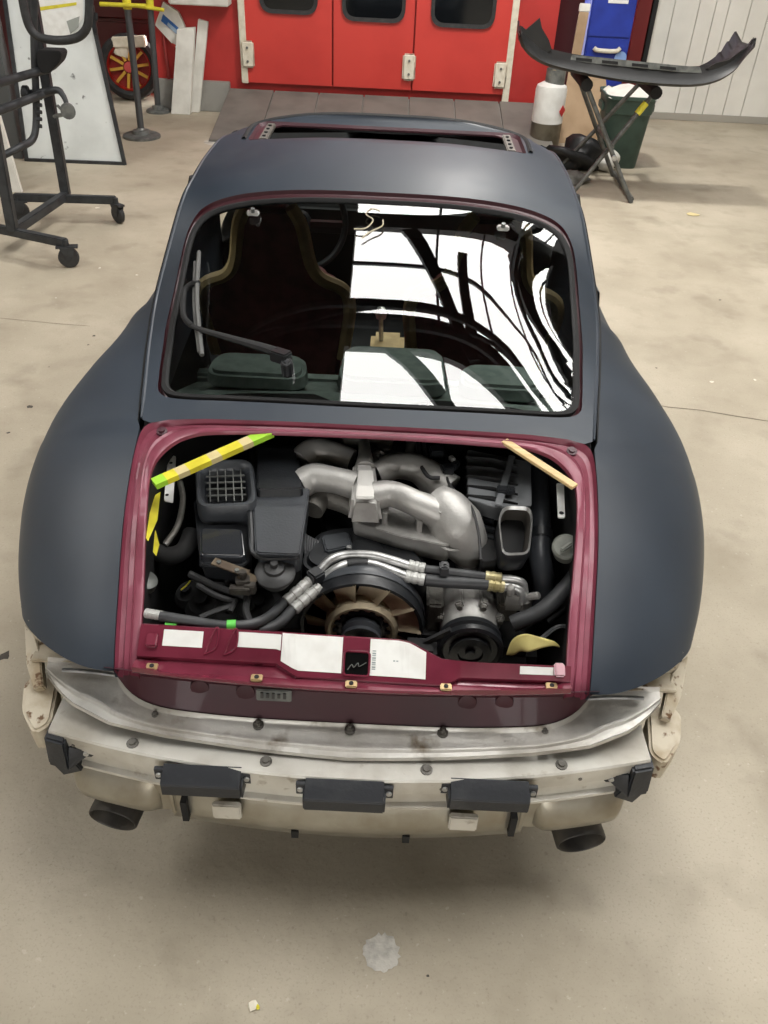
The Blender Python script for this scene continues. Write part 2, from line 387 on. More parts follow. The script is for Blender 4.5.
# recess right of the red wall, then the white boarded wall
YR = 9.93
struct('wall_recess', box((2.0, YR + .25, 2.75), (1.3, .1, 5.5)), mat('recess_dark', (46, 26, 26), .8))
p = P9(638, 40, YR - .02)
struct('trim_4', box((p.x, YR - .02, 2.0), (.16, .08, 4.0)), mat('dark_red_post', (120, 30, 30), .5), bevel=.005)
p2 = P9(646, 40, YR - .03)
struct('trim_5', box((p2.x + .01, YR - .03, 2.0), (.07, .06, 4.0)), M_BLKM, bevel=.005)
wr = struct('wall_white', box((5.0, YR + .1, 2.75), (2 * (5.0 - p2.x - .03), .14, 5.5)), mat('seam_dark', (150, 146, 138), .9))
xs_ = [p2.x + .05] + [P9(q, 60, YR).x for q in (663, 687, 703, 716, 737, 756)]
while xs_[-1] < 6.9: xs_.append(xs_[-1] + random.choice((.22, .26, .3)))
for a, b in zip(xs_, xs_[1:]):
    obj('wall_board', box(((a + b) / 2, YR + .02, 2.77), (b - a - .007, .03, 5.46)), M_PLANK, wr, bevel=.003)
struct('baseboard_right', box((5.0, YR + .005, .035), (2 * (5.0 - p2.x - .03), .03, .07)), mat('grey_base', (160, 156, 146), .7), bevel=.004)
# side and rear walls, roof with its openings, trusses
struct('wall_left', box((X0 - .1, 3.0, 2.75), (.2, 15.2, 5.5)), M_WALL)
struct('wall_right', box((X1 + .1, 3.0, 2.75), (.2, 15.2, 5.5)), M_WALL)
wx0, wx1, wz0, wz1 = FILL_WINDOW
struct('wall_rear', cat(box((0, Y0 - .1, wz0 / 2), (14.4, .2, wz0)), box((0, Y0 - .1, (wz1 + 5.5) / 2), (14.4, .2, 5.5 - wz1)),
                        box(((wx0 - 7.2) / 2, Y0 - .1, (wz0 + wz1) / 2), (wx0 + 7.2, .2, wz1 - wz0)), box(((wx1 + 7.2) / 2, Y0 - .1, (wz0 + wz1) / 2), (7.2 - wx1, .2, wz1 - wz0))), M_WALL)
wn = struct('fill_window_1', cat(box((0, Y0 - .06, wz0 + .03), (4.8, .1, .06)), box((0, Y0 - .06, wz1 - .03), (4.8, .1, .06))), M_TRUSS)  # window added behind the camera to light the bay and car rear
for k in range(9): obj('fill_window_mullion', box((wx0 + (wx1 - wx0) * k / 8, Y0 - .06, (wz0 + wz1) / 2), (.05, .08, wz1 - wz0 - .1)), M_TRUSS, wn, smooth=False)
def slab(x0, x1, y0, y1): return box(((x0 + x1) / 2, (y0 + y1) / 2, CEIL + .1), (x1 - x0, y1 - y0, .2))
xcuts = sorted(set([X0 - .2, X1 + .2] + [v for s in SKYLIGHTS for v in s[:2]])); pieces = []
for xa, xc in zip(xcuts, xcuts[1:]):
    y = Y0 - .3
    for s in sorted([s for s in SKYLIGHTS if s[0] <= xa + 1e-6 and s[1] >= xc - 1e-6], key=lambda s: s[2]): pieces.append(slab(xa, xc, y, s[2])); y = s[3]
    pieces.append(slab(xa, xc, y, 10.8))
cl = cat(*pieces)
ceiling = struct('ceiling', cl, M_DARKR)
for (x0, x1, y0, y1) in SKYLIGHTS:                        # glazing bars
    for i in range(1, 5):
        x = x0 + (x1 - x0) * i / 5; obj('glazing_bar', box((x, (y0 + y1) / 2, CEIL + .05), (.04, y1 - y0, .06)), M_TRUSS, ceiling, smooth=False)
    for i in range(1, 2):
        y = y0 + (y1 - y0) * i / 2; obj('glazing_bar', box(((x0 + x1) / 2, y, CEIL + .04), (x1 - x0, .05, .06)), M_TRUSS, ceiling, smooth=False)
for a_, b_, w_ in (((.15, 5.4), (1.05, 3.5), .2), ((1.08, 5.0), (1.12, 3.6), .2), ((2.6, 5.6), (3.6, 3.8), .16), ((.0, 3.4), (2.2, 1.6), .16), ((2.2, 3.5), (4.6, 1.2), .16)):
    obj('roof_brace', bar((a_[0], a_[1], CEIL - .06), (b_[0], b_[1], CEIL - .06), w_, .12), M_TRUSS, ceiling, smooth=False)
for y in (1.1, 3.7, 6.3):
    arch = [(x, y + .0 * x, 5.35 - 1.5 * (x / 7) ** 2) for x in (-6.9, -5, -3, -1, 1, 3, 5, 6.9)]
    low = [(x, y, 4.75 - .9 * (x / 7) ** 2) for x in (-6.9, -5, -3, -1, 1, 3, 5, 6.9)]
    t = obj('roof_truss', cat(tube(arch, .085, 8), tube(low, .06, 8)), M_TRUSS, ceiling)
    for x in range(-6, 7, 2):
        obj('truss_web', tube([(x, y, 4.75 - .9 * (x / 7) ** 2), (x + (1 if x < 0 else -1), y, 5.35 - 1.5 * ((x + 1) / 7) ** 2)], .035, 6), M_TRUSS, t)

# ================================================================ THE CAR (local: x right, y forward, z up; origin under the bumper beam)
car = thing('car', 'dark slate sanded sports coupe with its engine lid and rear bumper removed', 'car', (CX, CY, 0))
def part(name, m, material, parent=None, **k): return obj(name, m, material, parent or car, **k)
def mir(m): return [(-p[0], p[1], p[2]) for p in m[0]], [tuple(reversed(f)) for f in m[1]]
def both(name, m, material, **k): return part(name, m, material, **k), part(name, mir(m), material, **k)

zcen = spl([(.6, .885), (.69, .93), (.765, .962), (1.0, 1.062), (1.25, 1.158), (1.456, 1.225), (1.65, 1.272), (1.9, 1.303), (2.15, 1.312), (2.24, 1.303), (2.36, 1.268), (2.5, 1.225)])
xedg = spl([(.6, .547), (.67, .551), (1.0, .605), (1.25, .64), (1.4, .632), (1.55, .612), (1.95, .608), (2.2, .60), (2.5, .58)])
zedg = spl([(.6, .885), (.67, .918), (1.0, .975), (1.25, 1.01), (1.4, 1.09), (1.55, 1.19), (1.7, 1.215), (1.95, 1.225), (2.2, 1.218), (2.5, 1.14)])
def S(x, y): return zcen(y) - (zcen(y) - zedg(y)) * min(abs(x) / xedg(y), 1.02) ** 3.2
def onS(px, py, up=0.):
    z = 1.1
    for _ in range(50):
        p = cz(px, py, z); z = .5 * z + .5 * (S(p.x, p.y) + up)
    return Vector((p.x, p.y, z))
def full(h, n=6):                                         # half outline (top centre -> bottom centre) to a closed smooth loop
    P = catmull([(x, y, 0) for x, y in h], n); L_ = [(p.x, p.y) for p in P]
    return L_ + [(-x, y) for x, y in reversed(L_[1:-1])]
GL = [(0, 1.476), (.15, 1.476), (.29, 1.475), (.43, 1.474), (.515, 1.462), (.553, 1.43), (.567, 1.37), (.565, 1.235), (.553, 1.056), (.541, .95), (.528, .84), (.513, .787), (.47, .764), (.35, .757), (.15, .753), (0, .752)]
HO = [(0, 1.520), (.15, 1.520), (.30, 1.518), (.445, 1.512), (.535, 1.492), (.574, 1.445), (.586, 1.37), (.585, 1.235), (.573, 1.056), (.560, .95), (.545, .835), (.530, .772), (.48, .748), (.35, .742), (.15, .739), (0, .738)]
gl, ho = full(GL), full(HO)
SRo = rounded([(-.475, 1.93, 0), (.475, 1.93, 0), (.475, 2.2, 0), (-.475, 2.2, 0)], .03, 3)
srh = [(p.x, p.y) for p in SRo]
# opening of the engine lid
OU = [(0, .690), (.2, .690), (.40, .688), (.49, .682), (.53, .671), (.546, .648), (.549, .60), (.545, .52), (.535, .40), (.52, .28), (.507, .18), (.497, .105)]
IN = [(0, .666), (.2, .663), (.37, .655), (.43, .638), (.465, .605), (.487, .555), (.493, .51), (.491, .46), (.482, .38), (.466, .27), (.455, .18), (.447, .105)]
zlid = spl([(.09, .645), (.105, .66), (.25, .745), (.4, .822), (.55, .884), (.67, .918)])
def zs(x, y): return S(x, y) if y > .66 else zlid(y)
edge = [(xedg(y), y) for y in [.68 + .05 * i for i in range(35)] if y <= 2.36]
top = [(x, y) for x, y in reversed(OU[:5])]
outer = [(-x, y) for x, y in OU[:5]][::-1]
outer = outer[:-1] + OU[:5] + edge + [(.55, 2.40), (.4, 2.425), (.2, 2.435), (0, 2.44), (-.2, 2.435), (-.4, 2.425), (-.55, 2.40)] + [(-x, y) for x, y in reversed(edge)]
shell = sheet(outer, [ho, srh], S, .035)
part('roof_shell', shell, M_PAINT, ang=60)
part('headliner', ([(x, y, z - .022) for x, y, z in shell[0]], shell[1]), M_TRIM, ang=60)
# drip rails along the cabin sides
rail = [(xedg(y) + .004, y, S(xedg(y), y) - .004) for y in [.69 + .06 * i for i in range(28)]]
both('drip_rail', tube(rail, [.003] + [.006] * 27, 8, 2), M_PAINT)
both('rail_groove', tube([(x + .010, y, z - .008) for x, y, z in rail], [.001] + [.003] * 27, 6, 2), M_BLKM)
# rear window: burgundy frame, seal, glass
def ringz(lp, dz): return [(x, y, S(x, y) + dz) for x, y in lp]
mid = [((a[0] * .25 + b[0] * .75), (a[1] * .25 + b[1] * .75)) for a, b in zip(gl, ho)]
mi2 = [((a[0] * .6 + b[0] * .4), (a[1] * .6 + b[1] * .4)) for a, b in zip(gl, ho)]
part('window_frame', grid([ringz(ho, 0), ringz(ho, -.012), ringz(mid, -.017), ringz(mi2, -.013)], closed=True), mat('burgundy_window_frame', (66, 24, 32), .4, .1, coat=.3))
sl = [[(x * k, 1.115 + (y - 1.115) * k) for x, y in gl] for k in (1.03, 1.018, 1.0, .988, .984)]
seal = part('window_seal', grid([ringz(l, d) for l, d in zip([mi2] + sl[1:], (-.012, 0, .002, -.003, -.012))], closed=True), M_BLKM)
glp = [(x * .99, 1.115 + (y - 1.115) * .99) for x, y in gl]
rw = part('rear_window', sheet(glp, [], lambda x, y: S(x, y) - .006, .04), M_GLASS, ang=80)
# wiper
def T(px, py, up=.03): return onS(px, py, up)
wa = part('wiper_arm', cat(tube([T(288, 358), T(270, 350), T(240, 341), T(205, 331), T(192, 326)], [.018, .016, .012, .009, .008], 8, 3, ry=.7),
                           tube([T(192, 326), T(184, 317), T(183, 302), T(185, 290), T(192, 284), T(199, 283)], .008, 8, 4)), M_BLKM)
part('wiper_pivot', cat(box(T(281, 356, .03), (.05, .035, .03), rz=-.5), lathe([(.017, -.03), (.017, .012), (.01, .02)], T(287, 366, .02), (0, -.35, .94), 14)), M_BLK, bevel=.005)
part('wiper_blade', cat(tube([T(199, 252, .02), T(197, 300, .03), T(202, 355, .02)], .006, 6, 4), tube([T(195, 262, .012), T(194, 305, .02), T(199, 352, .012)], .0045, 6, 4)), mat('grey_wiper_blade', (96, 96, 94), .5), wa)
# spring clips and a loose wire at the top of the glass
for px, py in ((253, 213), (503, 228)):
    c = part('window_clip', box(T(px, py, .008), (.035, .02, .014)), M_STEEL, bevel=.003); part('clip_knob', lathe([(.007, 0), (.006, .012)], T(px, py - 1, .014), (0, -.3, 1), 10), M_GREY, c)
part('loose_wire', tube([T(354, 229, .006), T(366, 228, .008), T(373, 220, .008), T(366, 214, .008), T(372, 209, .006), T(380, 211, .005)], .0022, 6, 5), mat('pale_wire', (196, 186, 160), .5))
part('loose_wire', tube([T(362, 238, .006), T(370, 232, .008), T(382, 226, .008), T(383, 220, .006)], .0022, 6, 5), MATS['pale_wire'])
# sun roof: burgundy frame round the opening, rails, slider
k1 = [(x * .985, 2.065 + (y - 2.065) * .94) for x, y in srh]; k2 = [(x * .955, 2.065 + (y - 2.065) * .9) for x, y in srh]; k3 = [(x * .87, 2.068 + (y - 2.065) * .86) for x, y in srh]
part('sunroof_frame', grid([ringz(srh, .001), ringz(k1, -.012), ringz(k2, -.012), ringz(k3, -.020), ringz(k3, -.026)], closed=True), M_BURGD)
fr = catmull([(-.49, 1.97, 0), (-.492, 2.1, 0), (-.485, 2.19, 0), (-.44, 2.218, 0), (-.2, 2.226, 0), (0, 2.228, 0), (.2, 2.226, 0), (.44, 2.218, 0), (.485, 2.19, 0), (.492, 2.1, 0), (.49, 1.97, 0)], 5)
sr_in = [(p.x * .985, p.y - .012) for p in fr]; sr_out = [(p.x * 1.02, p.y + .075 * max(0, (p.y - 2.1) / .13)) for p in fr]
part('sunroof_seal', grid([[(x, y, S(x, y) + dz) for x, y in lp] for lp, dz in ((sr_in, .001), ([(p.x, p.y) for p in fr], .008), (sr_out, .006), ([(x * 1.005, y + .006) for x, y in sr_out], -.002))]), M_BLKM)
for s in (-1, 1):
    r_ = part('sunroof_rail', box((s * .425, 2.06, S(.42, 2.06) - .018), (.03, .22, .016)), M_CASTD, bevel=.003)
    for q in range(4): part('rail_screw', lathe([(.006, 0), (.006, .004)], (s * .425, 1.98 + q * .05, S(.42, 2.06) - .01), (0, 0, 1), 8), M_BLKM, r_)
# windscreen, side glass, pillars
ws = []
for i in range(9):
    t = i / 8; y = 2.43 + .62 * t; w = .56 + .1 * t; zz = 1.243 - .32 * t
    ws.append([(w * (j / 8 - 1), y - .12 * (abs(j / 8 - 1)) ** 2, zz - .05 * (1 - t) * abs(j / 8 - 1) ** 3 + .02 * math.sin(math.pi * t)) for j in range(17)])
part('windscreen', grid(ws), M_GLASS2)
both('windscreen_pillar', tube([(.585, 2.34, 1.18), (.61, 2.55, 1.11), (.66, 2.78, 1.0), (.69, 2.95, .92)], .026, 8, 4), M_PAINT)
belt = spl([(1.25, .985), (1.45, .965), (2.0, .95), (2.95, .92)]); xb = spl([(1.25, .655), (1.45, .685), (2.0, .70), (2.95, .70)])
sg = []
for i in range(10):
    y = 1.3 + 1.4 * i / 9; zt_ = S(xedg(min(y, 2.36)), min(y, 2.36)) - .012 - max(0, y - 2.36) * .6; xt_ = xedg(min(y, 2.36)) + max(0, y - 2.36) * .2
    sg.append([(xt_ * (1 - k / 4) + xb(y) * k / 4, y, zt_ * (1 - k / 4) + belt(y) * k / 4) for k in range(5)])
both('side_window', grid(sg), M_GLASS2)
both('door_pillar', tube([(.612, 1.72, 1.2), (.65, 1.74, 1.08), (.69, 1.76, .95)], .022, 6, 3), M_TRIM)
# rear fenders
def zseam(y): return zlid(y) if y < .66 else (S(xedg(y), y) - .012 if y < 1.25 else belt(y))
xseam_l = spl([(.105, .499), (.18, .509), (.28, .522), (.40, .537), (.52, .547), (.62, .552), (.68, .556)])
def xseam(y): return xseam_l(y) if y < .67 else (xedg(y) + .014 if y < 1.25 else xb(y))
xw = spl([(.31, .776), (.38, .806), (.47, .836), (.62, .872), (.8, .892), (.95, .887), (1.1, .855), (1.25, .805), (1.4, .77), (1.6, .755)])
zw = spl([(.31, .615), (.45, .65), (.88, .685), (1.2, .70), (1.6, .70)])
def zbot(y):
    d = abs(y - .88)
    if d < .34: return .315 + math.sqrt(.34 ** 2 - d * d)
    return (.595 - (y - .31) * .35) if y < .88 else .19
def fender(nv=46, nu=20):
    rows = []
    for i in range(nv + 1):
        v = i / nv; ya = 1.6 - (1.6 - .105) * v; yb = 1.6 - (1.6 - .31) * v
        A = Vector((xseam(ya), ya, zseam(ya))); W = Vector((xw(yb), yb, zw(yb))); dz = A.z - W.z
        e = max(0., (v - .75) / .25) ** 2
        P1 = A + Vector(((W.x - A.x) * (.62 - .2 * e), 0, -dz * .24)); P2 = W + Vector((-.004, -(W.y - A.y) * .22 * e, dz * (.62 - .3 * e)))
        row = []
        for j in range(nu + 1):
            t = j / nu; row.append(A * (1 - t) ** 3 + P1 * 3 * t * (1 - t) ** 2 + P2 * 3 * t * t * (1 - t) + W * t ** 3)
        zb_ = min(zbot(yb), W.z - .012)
        for k in (1, 2, 3, 4): row.append(Vector((W.x - .012 * (k / 4) ** 2, W.y, W.z + (zb_ - W.z) * k / 4)))
        row.append(Vector((W.x - .045, W.y, zb_ + .004)))
        rows.append([A + Vector((-.001, 0, -.02))] + row)
    last = rows[-1]                                       # rolled edge at the trailing side
    rows.append([p + Vector((-.012, .016, -.012)) for p in last])
    return grid(rows)
fm = cat(fender(), prism([(.777, .31, .63), (.772, .300, .592), (.762, .302, .590), (.764, .315, .625)], (-.006, .03, 0)))
both('rear_fender', fm, M_PAINT, ang=50)
# doors, front fenders and bonnet
def side():
    rows = []
    for i in range(31):
        y = 1.6 + (2.95 - 1.6) * i / 30
        row = [Vector((xb(y), y, belt(y)))]
        wx = .757 + .05 * max(0, (y - 2.4) / .55) ** 2
        for z, o in ((belt(y) - .03, .6), (.82, .85), (.7, 1), (.5, 1.0), (.3, .97), (.19, .9)): row.append(Vector((xb(y) + (wx - xb(y)) * o, y, z)))
        rows.append(row)
    return grid(rows)
both('door', side(), M_PAINT)
def hood(x, y):
    t = (y - 2.95) / 1.2; base = .92 - .1 * t - .26 * t ** 3; hum = math.exp(-((abs(x) - .66) / .13) ** 2) * (.05 * (1 - t) + .10 * math.sin(math.pi * min(1, t * .9)))
    ed = max(0, (abs(x) - .74) / .11); return base + hum - .16 * ed ** 2 - .05 * (x / .5) ** 2 * (abs(x) < .5)
hw = lambda y: .85 - .16 * max(0, (y - 3.6) / .55) ** 2.5
ho_ = [(-hw(2.95 + .1 * i), 2.95 + .1 * i) for i in range(13)]; hood_outer = [(x, y) for x, y in ho_] + [(-x, y) for x, y in reversed(ho_)]
part('bonnet', sheet(hood_outer, [], hood, .05), M_PAINT, ang=70)
fr_ = []
for x, y in hood_outer:
    d = math.hypot(x, (y - 3.35)); zt_ = hood(x, y)
    a = abs(y - 3.15); zbt = .315 + math.sqrt(max(0, .34 ** 2 - a * a)) if a < .34 else .2
    fr_.append([(x, y, zt_), (x * 1.01, y, (zt_ + zbt) / 2), (x, y, min(zbt, zt_ - .02))])
part('front_wing', grid(fr_), M_PAINT)
# wheels
M_TYRE = mat('tyre_rubber', (28, 28, 29), .7, 0, (40, 39, 38), 20, 4)
for s in (-1, 1):
    for y in (.88, 3.15):
        c = Vector((s * .705, y, .315)); ax = (s, 0, 0)
        w_ = part('wheel', lathe([(.20, -.11), (.28, -.125), (.308, -.11), (.315, -.07), (.315, .07), (.308, .11), (.28, .125), (.22, .115), (.21, .09)], c, ax, 40, caps=False), M_TYRE)
        part('rim', lathe([(.21, .1), (.205, .08), (.16, .05), (.07, .07), (.0, .07)], c, ax, 30, caps=False), M_MUFF, w_)
        part('wheel_back', lathe([(.22, -.1), (.1, -.06), (0, -.06)], c, ax, 20, caps=False), M_BLKM, w_)
# underbody and cabin floor
part('underbody', cat(box((0, 1.9, .235), (1.1, 3.4, .07)), box((0, 1.0, .32), (.96, .2, .16))), M_BLKM)
both('wheel_liner', grid([[(.50, .88 + .38 * math.cos(a), max(.2, .315 + .36 * math.sin(a))), (.83, .88 + .36 * math.cos(a), max(.2, .315 + .335 * math.sin(a)))] for a in [math.pi * k / 16 for k in range(17)]]), M_BLKM)
both('inner_wing', grid([[(.5, y, .22), (.5, y, .6), (.53, y, zseam(y) - .035)] for y in [.26 + .06 * k for k in range(18)]]), M_BLKM)
# interior
for s in (-1, 1): part('sun_visor', prism(rounded([(s * .08, 2.36, 1.235), (s * .46, 2.36, 1.215), (s * .46, 2.50, 1.19), (s * .08, 2.50, 1.21)], .03), (0, 0, -.018)), M_TRIM, bevel=.006)
part('rear_shelf', grid([[(x, .70 + .4 * k / 4, .90 - .02 * abs(x) * 2 - (.0 if k < 3 else .04 * (k - 2))) for x in [-.56 + .07 * q for q in range(17)]] for k in range(5)]), M_FELT)
part('shelf_front', box((0, 1.13, .66), (1.16, .05, .32)), M_FELT, bevel=.01)
for xa, xc, ya, yc_, z_ in ((-.45, -.18, .93, 1.06, .925), (-.09, .20, .90, 1.10, .945), (.24, .46, .93, 1.06, .925)):
    part('shelf_box', prism(rounded([(xa, ya, z_), (xc, ya, z_), (xc - .01, yc_, z_), (xa + .01, yc_, z_)], .05, 5), (0, 0, -.05), 1.06), M_FELT, bevel=.010)
part('cabin_carpet', box((0, 1.95, .30), (1.2, 1.6, .06)), M_TRIM, bevel=.01)
for s in (-1, 1):
    half = [(.20, .34), (.23, .6), (.255, .78), (.25, .85), (.225, .885), (.16, .915), (.125, .97), (.10, 1.10), (.07, 1.16)]
    ol = half + [(-x, z) for x, z in reversed(half)]; yo = lambda z: 1.72 - (z - .34) * .16
    st = part('front_seat_back', prism([(s * .36 + x, yo(z), z) for x, z in ol], (0, .11, 0), .96), M_SEAT, bevel=.02, seg=3)
    for q in (-1, 1):
        part('seat_bolster', tube([(s * .36 + q * x, yo(z) + .01, z) for x, z in half[1:]], .023, 8, 4), M_TAN, st)
    part('front_seat_cushion', box((s * .36, 2.0, .42), (.46, .5, .16)), M_SEAT, bevel=.04, seg=3)
part('firewall', box((0, 2.93, .56), (1.36, .06, .70)), M_TRIM)
part('dashboard', box((0, 2.72, .80), (1.25, .3, .2)), M_TRIM, bevel=.05, seg=3)
sw = part('steering_wheel', tube([(-.36 + .19 * math.cos(a), 2.42 + .06 * math.sin(a), .84 + .18 * math.sin(a)) for a in [2 * math.pi * k / 20 for k in range(20)]], .014, 8, 2, closed=True), M_BLK)
part('steering_boss', cat(lathe([(.05, 0), (.04, .04)], (-.36, 2.42, .84), (0, -.95, .3), 14), bar((-.54, 2.42, .84), (-.18, 2.42, .84), .03, .02)), M_BLK, sw)
part('centre_console', box((.03, 2.0, .40), (.14, .34, .18)), M_TAN, bevel=.02)
part('gear_lever', cat(tube([(0.01, 2.1, .33), (0.0, 2.05, .6)], .009, 8), lathe([(.0, -.02), (.02, -.012), (.024, .01), (.015, .03), (0, .035)], (0, 2.05, .61), (0, 0, 1), 14, caps=False)), M_STEEL)

# ---------------------------------------------------------------- engine bay frame
def fullpath(h, n=5):
    P = catmull([(x, y, 0) for x, y in h], n); L_ = [(p.x, p.y) for p in P]
    return [(-x, y) for x, y in reversed(L_[1:])] + L_
ou, inn = fullpath(OU), fullpath(IN)
def mixp(f): return [(a[0] + (b[0] - a[0]) * f, a[1] + (b[1] - a[1]) * f) for a, b in zip(ou, inn)]
prof = [(0, 0), (.10, -.016), (.30, -.019), (.34, -.012), (.55, -.011), (.60, -.007), (.66, -.011), (.90, -.013), (.97, -.016), (1.0, -.024)]
part('lid_frame', grid([[(x, y, zs(a[0], a[1]) + dz) for (x, y), a in zip(mixp(f), ou)] for f, dz in prof]), M_BURGF, ang=30)
for s in (-1, 1):
    h_ = part('frame_bolt', cat(lathe([(.013, 0), (.013, .004), (.008, .005), (.008, .01), (0, .011)], (s * .497, .645, zs(.497, .645) + .0), (0, -.3, 1), 14, caps=False)), mat('dark_bolt', (70, 34, 44), .4))
wallp = [(x, y, zs(a[0], a[1]) - .024) for (x, y), a in zip(mixp(1.0), ou) if y > .175]
part('bay_wall', grid([wallp, [(x * 1.02, y + .22 * max(0, (y - .35) / .3), z - .012) for x, y, z in wallp], [(x * 1.03, y + .22 * max(0, (y - .35) / .3), .55) for x, y, z in wallp], [(x * .98, y + .22 * max(0, (y - .35) / .3), .26) for x, y, z in wallp]]), M_BLKM)
part('bay_floor', box((0, .44, .25), (.98, .66, .02)), M_BLKM)

# ---------------------------------------------------------------- burgundy rear cross panel
yi = spl([(0, .096), (.34, .097), (.42, .104), (.46, .117), (.495, .14), (.52, .167), (.545, .195), (.60, .207), (.69, .205)])
ytop = lerp([(-.46, .192), (-.11, .170), (.095, .166), (.12, .160), (.185, .136), (.25, .131), (.46, .135)])
ylow = lerp([(-.46, .136), (-.16, .128), (-.115, .099), (.19, .094), (.225, .112), (.46, .118)])
ztop = lerp([(-.46, .718), (-.11, .735), (.12, .735), (.185, .715), (.46, .712)])
zlow = lerp([(-.46, .684), (-.16, .69), (-.115, .686), (.19, .686), (.225, .692), (.46, .69)])
def sill(x, t, up=0.): return Vector((x, ytop(x) + (ylow(x) - ytop(x)) * t, ztop(x) + (zlow(x) - ztop(x)) * t + up))
xs_ = sorted(set([-.455 + .91 * i / 60 for i in range(61)] + [-.16, -.115, .12, .185, .19, .225]))
rows = []
for x in xs_:
    e = max(0, (abs(x) - .36) / .1) ** 2 * .03
    rows.append([(x, ytop(x) + .012, ztop(x) - .05), (x, ytop(x) + .002, ztop(x) - .004), tuple(sill(x, .05)), tuple(sill(x, .95)), (x, ylow(x) - .003, zlow(x) - .004), (x, ylow(x) - .001, zlow(x) - .016), (x, .094 + e, .672)])
sp = part('rear_cross_panel', grid(rows), M_BURG, ang=30)
part('panel_lip', grid([[(x, .096 + max(0, (abs(x) - .36) / .1) ** 2 * .03, .674 + .006 * (abs(x + .1) > .3)), (x, .072 + .12 * x * x, .679 + .006 * (abs(x + .1) > .3)), (x, .070 + .12 * x * x, .674), (x, .072 + .12 * x * x, .668)] for x in xs_]), M_BURG, ang=30)
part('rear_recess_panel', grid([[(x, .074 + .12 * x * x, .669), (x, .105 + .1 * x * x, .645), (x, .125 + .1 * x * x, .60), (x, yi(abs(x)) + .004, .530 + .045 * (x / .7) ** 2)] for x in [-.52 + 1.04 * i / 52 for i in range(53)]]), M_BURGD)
for x in (-.415, -.195, 0, .195, .415):
    p = part('lip_clip', box((x, .082 + .12 * x * x, .682), (.024, .018, .006)), mat('zinc_clip', (176, 150, 110), .4, .6), bevel=.002)
    part('clip_hole', lathe([(.005, 0), (.005, .0015)], (x, .082 + .12 * x * x, .685), (0, 0, 1), 10), M_BLKM, p)
for x in (-.33, -.23, .25, .33): part('panel_dimple', lathe([(.022, -.004), (.02, .002), (.012, .0035)], (x, .119 + .1 * x * x, .59), (0, -.95, .2), 16), M_BURGD)
part('stamped_plate', box((-.165, .105, .608), (.075, .006, .028), rx=-.3), M_GREY, bevel=.002)
part('stamped_mark', cat(*[box((-.19 + .012 * k, .1005, .611), (.006, .003, .010 if k % 2 else .013), rx=-.3) for k in range(5)]), mat('plate_mark', (60, 58, 56), .6))
# stickers and the dark patch for the latch opening on the cross panel
XP = lambda px: (px - 352.5) * .00213
def sticker(x0, x1, t0, t1, name='sticker', m=M_WHITE, u=.0012, cut=None):
    n = 10; A_ = []; B_ = []
    for i in range(n + 1):
        x = x0 + (x1 - x0) * i / n; ta = t0
        if cut and x > cut[0]: ta = t0 + (cut[1] - t0) * (x - cut[0]) / (x1 - cut[0])
        A_.append(sill(x, ta, u)); B_.append(sill(x, t1, u))
    return part(name, grid([A_, B_]), m, sp, smooth=False)
sticker(XP(163), XP(203), .18, .72); sticker(XP(238), XP(281), .12, .62); sticker(XP(282), XP(342), .06, .93)
s4 = sticker(XP(369), XP(424), .06, .94, cut=(XP(405), .10)); sticker(XP(516), XP(549), .22, .8)
for k in range(9): sticker(XP(371.5), XP(375), .34 + .055 * k, .365 + .055 * k + .012 * (k % 2), 'printed_line', M_INK, .0018)
for k in range(2): sticker(XP(392 + 3 * k), XP(394 + 3 * k), .55, .58, 'printed_line', M_INK, .0018)
lo_ = part('latch_shade_patch', grid([[sill(XP(345), .42, .002), sill(XP(368), .42, .002)], [sill(XP(345), .97, .002), sill(XP(368), .97, .002)]]), mat('latch_well_shade', (6, 6, 6), .9, spec=.1), sp, smooth=False)  # flat patch; the well's darkness is put into its black
a, b, c, d = sill(XP(344), .40, .003), sill(XP(369), .40, .003), sill(XP(369), .98, .003), sill(XP(344), .98, .003)
part('latch_rim', tube(rounded([a, b, c, d], .008), .0025, 6, 1, closed=True, smooth=False), M_BURG, sp)
part('latch_wire', tube([sill(XP(348), .86, .004), sill(XP(352), .74, .006), sill(XP(354), .82, .007), sill(XP(358), .70, .007), sill(XP(359), .78, .006), sill(XP(366), .66, .004)], .0008, 6, 3), M_GREY, sp)
for px in (214, 233): # pressed gussets
    q = [sill(XP(px), .1, .001), sill(XP(px + 7), .1, .001), sill(XP(px - 6), .95, .001)]
    part('panel_gusset', tube([sill(XP(px - 8), .92, .002), sill(XP(px), .12, .003), sill(XP(px + 4), .15, .003), sill(XP(px + 3), .7, .002), sill(XP(px - 8), .92, .002)], .0028, 6, 4), M_BURG, sp)
part('panel_tab', box(tuple(sill(-.425, .6, .004)), (.025, .03, .014), rx=.4), M_BURG, sp, bevel=.003)
part('panel_tab', box(tuple(sill(.43, .5, .004)), (.022, .03, .014), rx=.4), M_BURG, sp, bevel=.003)

